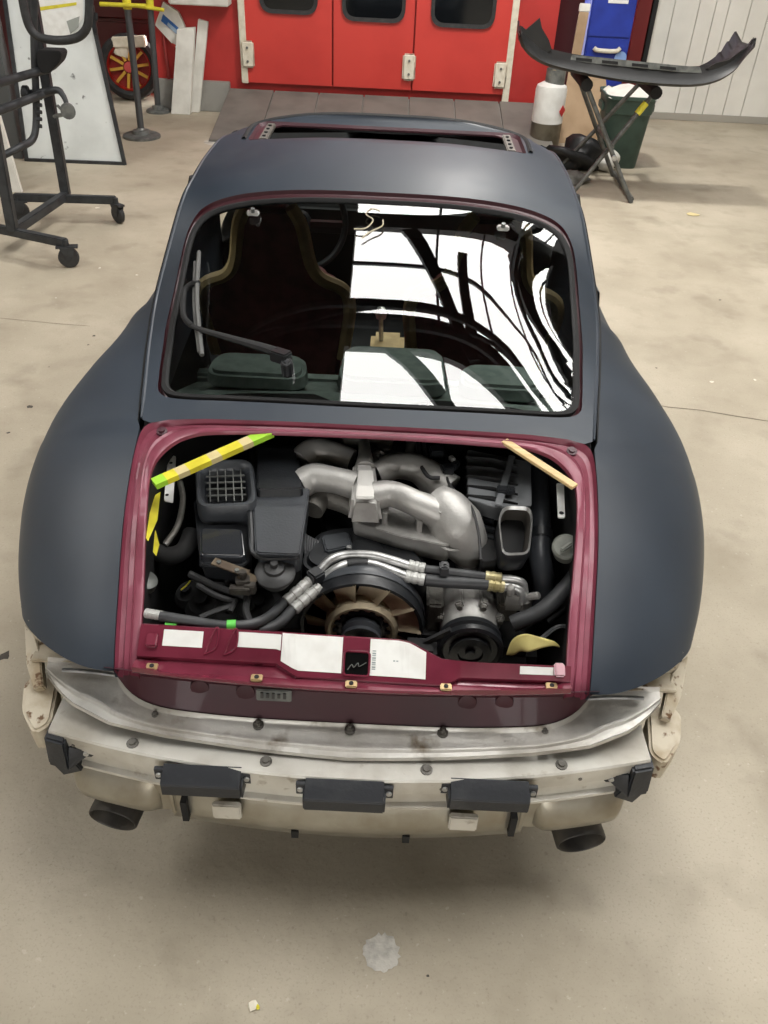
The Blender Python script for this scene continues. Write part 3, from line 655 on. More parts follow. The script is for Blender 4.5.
# ---------------------------------------------------------------- silver top plate, bumper beam, valance
yo_ = lerp([(0, .022), (.2, .032), (.4, .048), (.52, .066), (.61, .105), (.65, .138), (.69, .18)])
rows = []
for i in range(81):
    x = -.69 + 1.38 * i / 80; ax = abs(x); a, b = yi(ax), min(yo_(ax), yi(ax) - .01)
    z0 = .529 + .045 * (ax / .7) ** 2; z1 = .515 + .045 * (ax / .7) ** 2
    row = [(x, a + .002, z0 + .006)]
    for t, dz in ((0, 0), (.08, -.004), (.55, -.004), (.66, -.003), (.70, .004), (.76, .004), (.80, -.002), (.95, -.003), (1.0, .003), (1.0, -.008)):
        row.append((x, a + (b - a) * t, z0 + (z1 - z0) * t + dz))
    rows.append(row)
tp = part('bumper_top_plate', grid(rows), M_ALU, ang=35)
both('plate_rib', tube([(.52, .172, .568), (.58, .175, .573), (.645, .172, .578)], .006, 6, 2, ry=.6), M_STEEL)
for px, py in ((155, 714), (258, 722), (350, 727), (443, 730), (545, 731), (620, 705), (106, 684)):
    p = cz(px, py, .54)
    part('plate_bolt', cat(lathe([(.012, -.004), (.012, .002), (.0075, .003), (.0075, .010), (.004, .011), (.004, .016), (0, .016)], (p.x, p.y, .531), (0, 0, 1), 10, caps=False)), M_CASTD, tp)
yb_ = lambda x: -.022 + .2 * x * x
bs = [(.11, .498), (.004, .502), (.0, .498), (.0, .458), (.010, .452), (.012, .412), (.0, .408), (.0, .400), (.03, .396), (.11, .396)]
xs_ = [-.655 + 1.31 * i / 56 for i in range(57)]
beam = part('bumper_beam', grid([[(x, yb_(x) + a, z) for a, z in bs] for x in xs_]), M_ALUF, ang=25)
for x in (-.655, .655): part('beam_end', ([(x, yb_(x) + a, z) for a, z in bs], [tuple(range(len(bs)))]), M_ALUF, beam, smooth=False)
for px, py in ((132.5, 743.5), (266, 761.5), (426.5, 770), (561.5, 765)):
    p = cz(px, py, .502); part('beam_bolt', lathe([(.013, 0), (.013, .003), (.008, .004), (.008, .009), (0, .009)], (p.x, p.y, .5015), (0, 0, 1), 12, caps=False), M_CASTD, beam)
for x in (-.6, .2, .5): part('beam_rivet', lathe([(.005, -.002), (.004, .002)], (x, yb_(x), .475), (0, -1, 0), 8), M_CASTD, beam)
# lower skirt: rounded muffler shields either side of a flat middle piece
def skirt(x0, x1, zb0, bulge, nm, m=M_MUFF):
    rows = []
    for i in range(25):
        x = x0 + (x1 - x0) * i / 24; e = 1 - (2 * i / 24 - 1) ** 8; q = yb_(x) + .012
        rows.append([(x, q + .012, .405), (x, q + .004 - bulge * e * .4, .385), (x, q - .004 - bulge * e, .345), (x, q - .004 - bulge * e * .8, .31), (x, q + .002, zb0), (x, q + .012, zb0 - .008), (x, q + .14, zb0 - .01)])
    return part(nm, grid(rows), m, ang=50)
skirt(-.40, .40, .266, .012, 'rear_skirt'); skirt(-.63, -.42, .285, .03, 'muffler_shield'); skirt(.42, .63, .285, .03, 'muffler_shield')
for x in (-.415, .415): part('skirt_bracket', cat(box((x, yb_(x) + .02, .345), (.035, .02, .11)), box((x * .94, yb_(x) + .012, .345), (.012, .03, .10))), M_MUFF, bevel=.003)
for x in (-.36, .37): part('shield_gap', box((x, yb_(x) - .004, .335), (.014, .02, .07)), M_BLKM)
for x in (-.26, .255): part('skirt_tab', box((x, yb_(x) - .014, .372), (.062, .014, .05)), M_ALUF, bevel=.003)
for x in (-.115, .135): part('skirt_notch', box((x, yb_(x) + .008, .285), (.016, .02, .026)), M_BLKM)
# black bumper mounting pads
def pad(x0, w):
    yy = yb_(x0); n = w / 2
    sec = [(.0, .503), (-.032, .486), (-.038, .480), (-.040, .448), (-.028, .442), (.0, .444)]
    L_ = [(x0 - n + .018, yy + a, z) for a, z in sec]; R_ = [(x0 + n - .018, yy + a, z) for a, z in sec]
    b_ = part('bumper_pad', cat(grid([L_, R_]), (L_, [tuple(range(6))]), (R_, [tuple(range(6))])), M_PAD, bevel=.002, ang=30)
    for s in (-1, 1):
        x = x0 + s * n
        part('pad_ear', cat(prism([(x, yy - .002, .497), (x - s * .03, yy - .002, .497), (x - s * .03, yy - .024, .482)], (0, 0, -.006)),
                            box((x - s * .008, yy - .006, .478), (.02, .01, .034)),
                            prism([(x - s * .016, yy, .49), (x - s * .018, yy - .032, .475), (x - s * .018, yy - .032, .44), (x - s * .016, yy, .44)], (s * .004, 0, 0))), M_PAD, b_, bevel=.001, smooth=False)
        part('pad_bolt', lathe([(.0065, 0), (.006, .004)], (x - s * .007, yy - .011, .479), (0, -1, 0), 8), M_STEEL, b_)
pad(-.305, .20); pad(-.004, .20); pad(.30, .20)
for s in (-1, 1):
    x = s * .632; yy = yb_(x)
    b_ = part('corner_pad', hexa([(x - s * .022, yy - .035, .415), (x + s * .03, yy - .02, .415), (x + s * .035, yy + .045, .415), (x - s * .02, yy + .035, .415),
                                  (x - s * .018, yy - .02, .495), (x + s * .03, yy - .008, .495), (x + s * .03, yy + .04, .495), (x - s * .018, yy + .03, .495)]), M_PAD, bevel=.005)
    part('pad_ear', cat(box((x - s * .045, yy - .006, .455), (.05, .012, .03)), prism([(x - s * .07, yy - .01, .465), (x - s * .02, yy - .01, .475), (x - s * .02, yy - .034, .43)], (0, 0, -.012)), box((x - s * .01, yy - .005, .41), (.05, .03, .045), ry=s * .4)), M_PAD, b_, bevel=.003)
    part('pad_bolt', lathe([(.007, 0), (.006, .005)], (x - s * .058, yy - .012, .456), (0, -1, 0), 8), M_STEEL, b_)
    # rounded cream end boxes beside the beam and the rusty side brackets
    part('beam_end_box', prism(rounded([(s * .66, .09, .495), (s * .675, .20, .515), (s * .735, .205, .52), (s * .75, .185, .515), (s * .735, .12, .50), (s * .69, .065, .49)], .018), (0, .0, -.075), .95), M_RUST, bevel=.008)
    part('side_bracket', cat(prism([Vector((s * abs(q.x), q.y, q.z)) for q in [cz(24, 622, .585), cz(34, 634, .59), cz(40, 652, .57), cz(43, 686, .535), cz(33, 689, .53), cz(26, 664, .55)]], (0, .012, -.03)), box((s * .68, .30, .57), (.10, .10, .012), rx=.2)), M_RUST, bevel=.003)
    part('tail_lamp_bracket', cat(box((s * .62, .235, .565), (.22, .06, .01)), box((s * .62, .262, .60), (.24, .01, .08))), M_RUST, bevel=.002)
    part('inner_valance', grid([[(s * .48, .20, .62), (s * .8, .36, .62)], [(s * .48, .215, .50), (s * .8, .37, .40)]]), M_BLKM)
    # oval tail pipe
    c = Vector((s * .548, .030, .228)); ax = (s * .18, -1, -.12)
    tpipe = part('tail_pipe', lathe([(.052, -.1), (.060, -.07), (.060, 0), (.057, .003), (.053, 0), (.052, -.07)], c, ax, 28, caps=False, ell=.8), mat('sooty_pipe', (54, 52, 50), .5, .5, (84, 80, 74), 14, 5), ang=60)
    part('pipe_baffle', lathe([(.052, -.05), (0, -.05)], c, ax, 20, caps=False, ell=.72), M_BLKM, tpipe)
    part('pipe_neck', tube([tuple(c + Vector((-s * .02, .08, .01))), (s * .48, .2, .30), (s * .40, .3, .33)], .045, 12, 4), M_MUFF)
part('muffler', lathe([(.0, -.42), (.09, -.42), (.1, -.38), (.1, .38), (.09, .42), (0, .42)], (0, .16, .36), (1, 0, 0), 24, caps=False), M_MUFF)

# ================================================================ THE ENGINE (parts of the car)
def pz(pts, z): return [cz(a, b, z) for a, b in pts]
# cooling fan in its housing
FC = Vector((.010, .345, .575))
hs = part('fan_housing', cat(lathe([(.138, .0), (.146, .0), (.150, .02), (.146, .05), (.138, .12), (.128, .18), (.07, .2)], FC + Vector((0, .0, 0)), (0, 1, 0), 48, caps=False), lathe([(.138, .0), (.135, .05), (.13, .10), (.0, .10)], FC + Vector((0, .0, 0)), (0, 1, 0), 48, caps=False)), M_BLK, ang=35)
part('housing_band', lathe([(.151, .0), (.154, .012), (.151, .026)], FC + Vector((0, .03, 0)), (0, 1, 0), 48, caps=False), M_BLKS, hs)
part('fan_hub', lathe([(.088, .06), (.088, .0), (.080, -.012), (.074, -.012), (.070, -.006), (.052, .0), (.05, .02)], FC, (0, 1, 0), 40, caps=False), M_FAN, ang=30)
part('hub_plate', lathe([(.072, -.004), (.05, -.002), (.0, -.002)], FC, (0, 1, 0), 32, caps=False), M_BLK)
for k in range(16):
    a = 2 * math.pi * k / 16; c = FC + Vector((math.cos(a) * .0615, -.007, math.sin(a) * .0615))
    part('hub_slot', xf(box((0, 0, 0), (.014, .006, .013)), Matrix.Translation(c) @ Matrix.Rotation(-a, 4, 'Y')), M_BLKM, bevel=.002)
part('fan_pulley', lathe([(.044, -.045), (.048, -.045), (.048, -.035), (.040, -.028), (.048, -.020), (.048, -.005), (.0, -.005)], FC, (0, 1, 0), 32, caps=False), M_BLKS, ang=30)
part('pulley_face', cat(lathe([(.044, -.044), (.03, -.038), (.012, -.038), (.012, -.052), (.0, -.052)], FC, (0, 1, 0), 24, caps=False)), M_BLK, ang=30)
bl = []
for i in range(7):
    r = .082 + (.134 - .082) * i / 6; tw = .75 - .25 * i / 6; row = []
    for j in range(6):
        u = (j / 5 - .5); row.append((u * .050 * (1 + .3 * i / 6) + .016 * (i / 6), .012 - u * .04 * math.cos(tw) + .006 * math.sin(math.pi * j / 5), r))
    bl.append(row)
bl2 = [[(x + .0015, y + .004, z) for x, y, z in r] for r in bl]
for k in range(11):
    a = 2 * math.pi * k / 11 + .1
    part('fan_blade', xf(cat(grid(bl), grid(bl2)), Matrix.Translation(FC) @ Matrix.Rotation(a, 4, 'Y')), M_FAN, fix=False, ang=80)
# black plastic top of the shroud
T1 = [(300, 560), (318, 529), (345, 524), (385, 526), (412, 540), (428, 562), (424, 578), (330, 578)]
part('shroud_cover', prism(rounded(pz(T1, .70), .03), (0, .02, -.10), 1.05), M_BLK, bevel=.014, seg=3)
part('shroud_boss', prism(rounded(pz([(322, 535), (348, 531), (352, 545), (326, 551)], .708), .012), (0, 0, -.01), 1.1), M_BLKS, bevel=.003)
part('shroud_screw', lathe([(.007, 0), (.006, .005)], cz(349, 548, .708), (0, 0, 1), 10), M_STEEL)
for k in range(6): part('bellow_rib', tube([cz(306 + 2.4 * k, 535 + 1.2 * k, .70), cz(305 + 2.4 * k, 545 + k, .69), cz(306 + 2.4 * k, 556 + k, .675)], .004, 6, 3), M_HOSE)

# intake manifold: plenum block, runners, right-hand bell
part('intake_runner', tube([cz(300, 462, .79), cz(312, 452, .80), cz(330, 453, .80), cz(352, 461, .79)], [.036, .036, .033, .032], 14, 5), M_CAST)
part('intake_runner', tube([cz(301, 484, .79), cz(314, 478, .80), cz(334, 480, .805), cz(356, 486, .80)], [.037, .037, .033, .035], 14, 5), M_CAST)
part('intake_runner', tube([cz(312, 510, .73), cz(322, 496, .74), cz(340, 500, .73), cz(352, 505, .72)], [.03, .032, .03, .03], 14, 5), M_CASTD)
part('intake_runner', tube([cz(374, 496, .805), cz(392, 494, .81), cz(415, 503, .805), cz(441, 515, .78)], [.036, .032, .032, .040], 14, 5), M_CAST)
part('intake_runner', tube([cz(376, 474, .79), cz(396, 466, .80), cz(420, 470, .79), cz(448, 492, .76)], [.034, .034, .038, .05], 14, 5), M_CAST)
pb = [cz(354, 462, .835), cz(374, 463, .835), cz(379, 500, .825), cz(352, 499, .825)]
part('plenum_block', cat(prism(pb, (0, .012, -.065), 1.35)), M_CAST, bevel=.010, seg=3)
part('plenum_cap', prism(pz([(358, 470), (373, 470), (374, 497), (356, 497)], .838), (0, 0, -.006), 1.06), mat('light_cast_pad', (190, 188, 183), .5, .4), bevel=.002)
part('plenum_neck', cat(tube([cz(364, 441, .80), cz(365, 455, .82), cz(365, 470, .815)], [.014, .018, .028], 10, 4)), M_CAST)
part('manifold_web', prism(rounded(pz([(352, 502), (440, 512), (458, 534), (448, 546), (400, 536), (354, 522)], .745), .012), (0, .01, -.06), 1.0), M_CAST, bevel=.006)
for px, py in ((385, 507), (420, 515)): part('manifold_lug', prism(rounded(pz([(px - 4, py - 5), (px + 4, py - 4), (px + 3, py + 7), (px - 3, py + 6)], .78), .006), (0, 0, -.04)), M_CAST, bevel=.003)
bell = [(cz(434, 500, .79), .044), (cz(445, 510, .78), .058), (cz(456, 526, .75), .067), (cz(465, 543, .705), .058), (cz(471, 557, .655), .038)]
part('intake_bell', tube([p for p, r in bell], [r for p, r in bell], 18, 6), M_CAST)
part('bell_seam', tube([cz(432, 536, .735), cz(446, 549, .735), cz(466, 549, .725), cz(477, 541, .73)], .0035, 6, 5), M_CAST)
part('bell_ear', cat(tube([cz(438, 492, .80), cz(448, 500, .815), cz(440, 514, .805)], .006, 6, 4)), M_CAST)
part('intake_elbow', tube([cz(472, 550, .66), cz(468, 570, .62), cz(464, 592, .55)], [.038, .034, .033], 14, 5), mat('grey_elbow', (82, 80, 77), .55, .2))
part('manifold_under', prism(rounded(pz([(318, 500), (430, 512), (470, 545), (440, 570), (330, 540)], .66), .02), (0, .03, -.12)), M_BLKM)
# breather pipe and coupling above the plenum
part('breather_coupling', cat(tube([cz(342, 443, .80), cz(352, 441, .80), cz(363, 441, .80)], [.017, .019, .017], 12, 3), tube([cz(370, 441, .80), cz(382, 443, .80), cz(392, 446, .795)], [.017, .019, .016], 12, 3)), M_CASTD)
part('breather_pipe', tube([cz(376, 458, .81), cz(382, 466, .81), cz(396, 467, .81), cz(407, 460, .81), cz(411, 448, .80), cz(411, 434, .79)], .0145, 12, 6), M_CAST)
part('hose_clamp', cat(tube([cz(374, 455, .825), cz(380, 452, .825), cz(386, 456, .82), cz(380, 462, .82)], .006, 6, 4, closed=True), box(cz(383, 449, .82), (.03, .02, .015))), mat('dark_clamp', (64, 60, 56), .4, .6), bevel=.001)
for j, P in enumerate([[(418, 440), (420, 462), (428, 476), (440, 478)], [(424, 440), (426, 456), (436, 468), (452, 470)], [(446, 476), (452, 488), (470, 505), (478, 530), (481, 560)], [(430, 448), (444, 452), (448, 468)], [(440, 440), (446, 456), (458, 466)]]):
    part('wiring_loom', tube([cz(a, b, .815 - .004 * j) for a, b in P], .0055 if j < 2 else .0035, 7, 5), M_RUB)
part('wiring_plug', box(cz(447, 470, .815), (.03, .03, .025), rz=.3), M_BLK, bevel=.004); part('wiring_plug', box(cz(455, 465, .81), (.02, .03, .02), rz=-.4), M_BLK, bevel=.004); part('wiring_plug', box(cz(436, 453, .81), (.035, .035, .03), rz=.2), M_BLK, bevel=.004)
part('wiring_plug', box(cz(452, 459, .82), (.012, .018, .014), rz=.5), M_STEEL, bevel=.002)

# left: heater blower box with square mouth and the big black duct cover
part('blower_body', prism(rounded(pz([(193, 498), (250, 500), (252, 560), (240, 568), (200, 566)], .755), .02), (0, .01, -.07), .9), M_BLK, bevel=.012, seg=3)
part('blower_step', prism(rounded(pz([(200, 527), (242, 528), (245, 556), (200, 555)], .775), .016), (0, 0, -.04), 1.14), mat('gloss_black_plastic', (40, 42, 46), .22, coat=.3), bevel=.010, seg=3)
mo = [Vector(p) for p in rounded([cz(196, 464, .815), cz(252, 462, .825), cz(257, 508, .805), cz(198, 511, .795)], .035, 6)]
mc = sum(mo, Vector()) / len(mo)
def mring(k, dz): return [mc + (p - mc) * k + Vector((0, 0, dz)) for p in mo]
mouth = part('duct_mouth', grid([mring(.95, -.07), mring(1.04, -.03), mring(1.04, 0), mring(.99, .010), mring(.88, .010), mring(.74, -.004), mring(.70, -.03), mring(.68, -.09)], closed=True), M_BLKS, ang=50)
part('duct_bottom', ([tuple(p) for p in mring(.78, -.06)], [tuple(range(len(mo)))]), M_BLKM, mouth, smooth=False)
for k in range(5):
    f = -.5 + (k + .5) / 5
    u = (cz(255, 485, .815) - cz(197, 487, .805)) * .68; v = (cz(226, 463, .82) - cz(228, 510, .80)) * .68
    if k < 4: part('grille_bar', bar(mc + u * -.5 + v * (f + .1), mc + u * .5 + v * (f + .1), .0026, .004), M_GREY, mouth, smooth=False)
    if k < 5: part('grille_bar', bar(mc + v * -.5 + u * f, mc + v * .5 + u * f, .0026, .004), M_GREY, mouth, smooth=False)
part('duct_cover', prism(rounded(pz([(254, 444), (298, 445), (302, 470), (310, 484), (308, 500), (300, 555), (255, 553), (252, 490)], .80), .014), (0, .02, -.09), .92), M_BLKS, bevel=.012, seg=3)
part('duct_cover_step', prism(rounded(pz([(257, 447), (295, 448), (299, 469), (303, 488), (257, 489)], .822), .01), (0, -.002, -.025), 1.04), M_BLK, bevel=.006)
part('duct_cover_rim', tube([cz(252, 450, .79), cz(250, 490, .795), cz(251, 530, .79), cz(257, 556, .78), cz(299, 557, .78)], .007, 8, 4), M_BLK)
# vacuum valve, rusty bracket and clutter
vv = part('vacuum_valve', lathe([(.034, -.03), (.042, -.012), (.046, -.006), (.046, .002), (.034, .010), (.024, .012), (.022, .020), (.008, .022), (.008, .034), (0, .034)], cz(275, 572, .745), (0, -.2, 1), 24, caps=False), mat('dark_grey_plastic', (50, 50, 50), .45), ang=30)
part('valve_clip', cat(bar(cz(268, 562, .762), cz(284, 560, .762), .012, .008), bar(cz(284, 560, .762), cz(289, 570, .745), .01, .008)), M_BLKS, vv, bevel=.002)
br = part('valve_bracket', cat(bar(cz(213, 561, .768), cz(248, 574, .755), .024, .004), bar(cz(240, 573, .757), cz(256, 582, .74), .03, .004)), mat('rusty_bracket', (96, 84, 66), .6, .4, (70, 56, 42), 20, 5), bevel=.001)
for px, py in ((219, 563), (237, 571)): part('bracket_bolt', lathe([(.006, 0), (.005, .005)], cz(px, py, .766), (0, 0, 1), 8), M_GREY, br)
part('valve_linkage', cat(box(cz(243, 583, .74), (.032, .026, .026), rz=.2), box(cz(240, 590, .735), (.045, .018, .018)), box(cz(250, 588, .735), (.026, .018, .026)), lathe([(.01, 0), (.01, .02)], cz(243, 578, .75), (0, 0, 1), 10)), mat('grimy_steel', (76, 72, 66), .5, .5, (50, 46, 42), 30, 4), bevel=.002)
for P, r in (([(190, 574), (203, 580), (220, 588), (245, 596)], .009), ([(198, 585), (215, 595), (235, 602)], .007), ([(205, 572), (222, 574), (226, 584), (212, 584)], .006), ([(248, 596), (246, 610), (250, 622)], .008), ([(236, 600), (230, 612)], .006), ([(232, 606), (214, 612), (200, 618)], .007)):
    part('control_cable', tube([cz(a, b, .70) for a, b in P], r, 7, 4), M_RUB)
for px, py, s in ((205, 604, .05), (228, 612, .045), (262, 606, .05), (190, 594, .04), (250, 612, .04)):
    part('engine_casting', lathe([(s * .8, -.06), (s, 0), (s * .7, .015), (s * .3, .018), (s * .3, .03), (0, .03)], cz(px, py, .62), (random.uniform(-.3, .3), -.3, 1), 16, caps=False), M_BLKM, ang=30)
part('yellow_dipstick', tube([cz(181, 590, .66), cz(187, 585, .67), cz(190, 581, .67)], .002, 6, 3), M_YEL)
# left bay corner: bracket strap, pipes
sb = part('strap_bracket', prism(rounded(pz([(168, 455), (176, 456), (173, 502), (164, 500)], .80), .006), (0, 0, -.004)), M_WHITE, smooth=False)
for px, py in ((171, 463), (167, 495)): part('strap_hole', lathe([(.0045, 0), (.0045, .0008)], cz(px, py, .8005), (0, 0, 1), 8), M_BLKM, sb)
part('bay_pipe', tube([cz(180, 482, .76), cz(183, 500, .74), cz(178, 525, .72), cz(165, 545, .70)], .008, 8, 5), M_CASTD)
part('bay_hose', tube([cz(192, 533, .70), cz(184, 550, .69), cz(170, 556, .68), cz(156, 552, .68)], .022, 12, 5), M_BLKM)
part('bay_hose', tube([cz(160, 440, .80), cz(158, 460, .78), cz(150, 470, .77)], .016, 10, 5), M_BLKM)
part('filler_cap', lathe([(.03, 0), (.03, .02), (.02, .025), (0, .025)], cz(143, 585, .66), (.4, 0, 1), 18, caps=False), M_GREY)

# right: ribbed air filter box with its open mouth
AF = [(466, 449), (530, 461), (530, 506), (500, 505), (488, 520), (467, 500)]
part('air_filter_box', prism(rounded(pz([(467, 449), (531, 462), (532, 506), (497, 508), (468, 499)], .80), .012), (0, .02, -.06), .94), mat('grey_filter_plastic', (110, 112, 114), .42, 0, (94, 96, 98), 8, 4), bevel=.010, seg=3)
for k in range(5):
    y = 456 + 9.5 * k; part('filter_rib', prism([cz(466, y, .806), cz(492 + 4 * (k % 2), y + 5, .806), cz(518, y + 9, .806), cz(492, y + 2, .812)], (0, 0, -.012)), M_BLKM, smooth=False)
part('filter_strap', bar(cz(512, 456, .812), cz(498, 506, .808), .018, .007), MATS['grey_filter_plastic'], bevel=.002)
part('filter_buckle', cat(box(cz(506, 490, .815), (.045, .025, .012), rz=-.1), box(cz(511, 490, .82), (.018, .018, .012))), M_BLK, bevel=.003)
for k in range(6): part('filter_fin', box(cz(486 + .6 * k, 512 + 9 * k, .745 - .008 * k), (.036, .010, .02), rz=-.35), M_BLK, smooth=False)
part('filter_side', prism(rounded(pz([(478, 505), (500, 508), (497, 560), (482, 562)], .725), .01), (0, 0, -.10)), M_BLKM, bevel=.006)
mo2 = [Vector(p) for p in rounded([cz(503, 507, .81), cz(530, 508, .81), cz(533, 520, .80), cz(529, 556, .77), cz(502, 557, .77), cz(498, 520, .80)], .02, 5)]
mc2 = sum(mo2, Vector()) / len(mo2)
def mr2(k, dz, dy=0): return [mc2 + (p - mc2) * k + Vector((0, dy, dz)) for p in mo2]
fmz = part('filter_mouth', grid([mr2(1.0, -.07, .03), mr2(1.05, -.01), mr2(1.0, .004)], closed=True), M_BLK, ang=60)
part('mouth_lip', grid([mr2(1.0, .004), mr2(.95, .007), mr2(.88, .0)], closed=True), M_STEEL, fmz)
part('mouth_inner', grid([mr2(.88, 0), mr2(.80, -.05, .03)], closed=True), mat('bare_mouth_inside', (96, 92, 86), .45, .4), fmz)
part('mouth_floor', ([tuple(p) for p in mr2(.82, -.05, .03)], [tuple(range(len(mo2)))]), M_BLKM, fmz, smooth=False)
part('air_hose', tube([cz(538, 452, .76), cz(540, 490, .74), cz(541, 528, .71), cz(540, 556, .68), cz(545, 590, .62), cz(540, 612, .56)], [.022, .024, .026, .028, .030, .026], 14, 5), M_BLKS)
part('hose_collar', tube([cz(541, 530, .712), cz(541, 540, .70)], .031, 14), M_BLK, bevel=.003)
part('heater_hose', tube([cz(580, 570, .70), cz(562, 592, .68), cz(540, 612, .65), cz(512, 624, .62)], .020, 12, 6), M_HOSE)
cp_ = part('oil_filler_cap', cat(lathe([(.028, -.03), (.033, -.004), (.033, .008), (.028, .012), (0, .012)], cz(566, 548, .76), (-.2, -.5, 1), 26, caps=False)), mat('grey_green_cap', (128, 130, 122), .5, .1, (104, 106, 98), 20, 3), ang=30)
part('cap_grip', bar(cz(561, 551, .775), cz(572, 543, .785), .011, .012), MATS['grey_green_cap'], cp_, bevel=.003)
st_ = part('strap_bracket', prism(rounded(pz([(556.5, 483), (564, 484), (565, 517), (558, 517)], .82), .005), (0, 0, -.004)), M_WHITE, smooth=False)
part('strap_hole', lathe([(.006, 0), (.006, .0008)], cz(561.5, 513, .8205), (0, 0, 1), 10), M_BLKM, st_)
part('bay_bracket', cat(bar(cz(548, 622, .6), cz(574, 604, .64), .012, .01), tube([cz(540, 640, .6), cz(556, 628, .61), cz(572, 626, .62)], .007, 7, 4)), M_BLK, bevel=.002)

# air-conditioning compressor, pulley and belt
AC = Vector((.268, .335, .565))
ac = part('compressor', cat(lathe([(.0, .19), (.06, .19), (.074, .17), (.074, .10), (.080, .095), (.080, .06), (.072, .05), (.066, .015), (.04, .0)], AC, (0, 1, 0), 32, caps=False)), M_CAST, ang=30)
for a in (.4, 1.2, 1.95, 2.75):
    c = AC + Vector((math.cos(a) * .078, .09, math.sin(a) * .078)); part('compressor_lug', xf(box((0, 0, 0), (.022, .10, .02)), Matrix.Translation(c) @ Matrix.Rotation(-a, 4, 'Y')), M_CAST, ac, bevel=.004)
    part('compressor_bolt', lathe([(.008, 0), (.007, .008)], c + Vector((0, -.05, 0)), (0, -1, 0), 8), M_CASTD, ac)
part('compressor_mount', box(tuple(AC + Vector((-.085, .10, .02))), (.04, .12, .10)), M_CASTD, ac, bevel=.006); part('compressor_mount', box(tuple(AC + Vector((.09, .10, .04))), (.05, .09, .06)), M_CASTD, ac, bevel=.006)
part('compressor_pulley', lathe([(.062, .02), (.076, .015), (.078, .0), (.072, -.006), (.078, -.012), (.078, -.026), (.07, -.03), (.064, -.024), (.05, -.024), (.048, -.034), (.03, -.036), (.028, -.03), (.012, -.03), (.012, -.04), (0, -.04)], AC + Vector((0, -.01, 0)), (0, 1, 0), 36, caps=False), M_BLK, ac, ang=30)
part('drive_belt', cat(bar(AC + Vector((-.05, -.03, .062)), FC + Vector((.03, -.03, -.10)), .012, .010, (0, 1, 0)), bar(AC + Vector((0, -.03, -.079)), FC + Vector((.0, -.03, -.14)), .012, .01, (0, 1, 0))), M_RUB, smooth=False)
part('lower_drum', lathe([(.08, 0), (.08, .1), (0, .1)], (.0, .28, .40), (0, 1, 0), 24), M_BLKM)
# refrigerant pipes over the fan
def pl(P, z): return [cz(a, b, zz) for (a, b), zz in zip(P, z)]
Z = .725
UPP = pl([(318, 572), (330, 560), (345, 555), (372, 555), (395, 561), (410, 566)], [.70, .715, .72, .725, .72, .715])
LOP = pl([(322, 579), (336, 569), (350, 564), (372, 564), (392, 571), (408, 577)], [.69, .705, .71, .71, .705, .70])
part('refrigerant_pipe', tube(UPP, .0105, 12, 6), M_STEEL); part('refrigerant_pipe', tube(LOP, .0115, 12, 6), M_STEEL)
part('pipe_sleeve', tube(pl([(347, 564.5), (358, 563.5), (368, 564)], [.711, .711, .711]), .0128, 12, 3), M_RUB)
M_CRIMP = mat('dull_crimp_alloy', (186, 186, 182), .5, .4)
def crimps(name, A_, B_, r, n, m=M_CRIMP):
    A_, B_ = Vector(A_), Vector(B_); d = B_ - A_; L0 = d.length; pr = []
    for k in range(n): pr += [(r, L0 * (k + .05) / n), (r * 1.1, L0 * (k + .12) / n), (r * 1.1, L0 * (k + .7) / n), (r, L0 * (k + .78) / n)]
    return part(name, lathe(pr, A_, d, 14), m, ang=25)
crimps('hose_crimp', cz(408, 565, .715), cz(426, 569, .71), .0125, 3); crimps('hose_crimp', cz(405, 576, .70), cz(426, 580, .695), .0135, 3)
crimps('hose_crimp', cz(313, 578, .695), cz(284, 603, .67), .0125, 4); crimps('hose_crimp', cz(320, 586, .685), cz(292, 611, .66), .0130, 4)
part('refrigerant_hose', tube(pl([(425, 569), (450, 572), (490, 577)], [.71, .705, .70]), .0105, 12, 5), M_HOSE)
part('refrigerant_hose', tube(pl([(425, 580), (450, 582), (490, 584)], [.695, .69, .685]), .0150, 12, 5), M_HOSE)
crimps('brass_crimp', cz(485, 576, .70), cz(503, 578, .70), .012, 3, M_GOLD); crimps('brass_crimp', cz(487, 584, .685), cz(505, 586, .68), .0155, 3, M_GOLD)
part('pipe_end', tube(pl([(502, 578), (514, 579), (523, 583), (525, 592)], [.70, .70, .69, .66]), .009, 10, 5), M_STEEL)
part('pipe_end', tube(pl([(504, 586), (514, 587), (521, 592), (522, 602)], [.68, .68, .67, .64]), .012, 10, 5), M_STEEL)
part('pipe_manifold', cat(box(cz(515, 598, .64), (.05, .04, .05)), box(cz(524, 603, .63), (.03, .03, .03), rz=.4), lathe([(.011, 0), (.011, .04), (.007, .05)], cz(520, 617, .60), (0, -.6, .6), 10), lathe([(.011, 0), (.011, .03), (.006, .035)], cz(511, 594, .66), (-.2, -.3, 1), 10), lathe([(.01, 0), (.01, .03)], cz(528, 597, .65), (.7, -.3, .5), 8)), M_CAST, bevel=.003)
part('hose_clip', cat(box(cz(444, 569, .722), (.022, .028, .03)), box(cz(445, 565, .735), (.014, .014, .014))), M_HOSE, bevel=.004)
part('pipe_clamp', box(cz(316, 577, .70), (.034, .034, .036), rz=.8), M_BLK, bevel=.004)
# two long hoses running to the left along the panel
part('refrigerant_hose', tube(pl([(284, 602), (270, 616), (252, 624), (225, 626), (190, 621), (160, 616)], [.67, .69, .705, .71, .715, .72]), .0115, 12, 6), M_HOSE)
part('refrigerant_hose', tube(pl([(292, 610), (283, 620), (272, 627), (258, 631)], [.66, .675, .68, .68]), .0125, 12, 6), M_HOSE)
crimps('hose_crimp', cz(163, 616, .72), cz(145, 613, .715), .010, 4)
part('green_band', cat(tube(pl([(227, 625.8), (236, 625.6)], [.711, .7105]), .0128, 12)), M_GREEN)
part('green_band', box(cz(171, 624, .712), (.025, .010, .004)), M_GREEN)
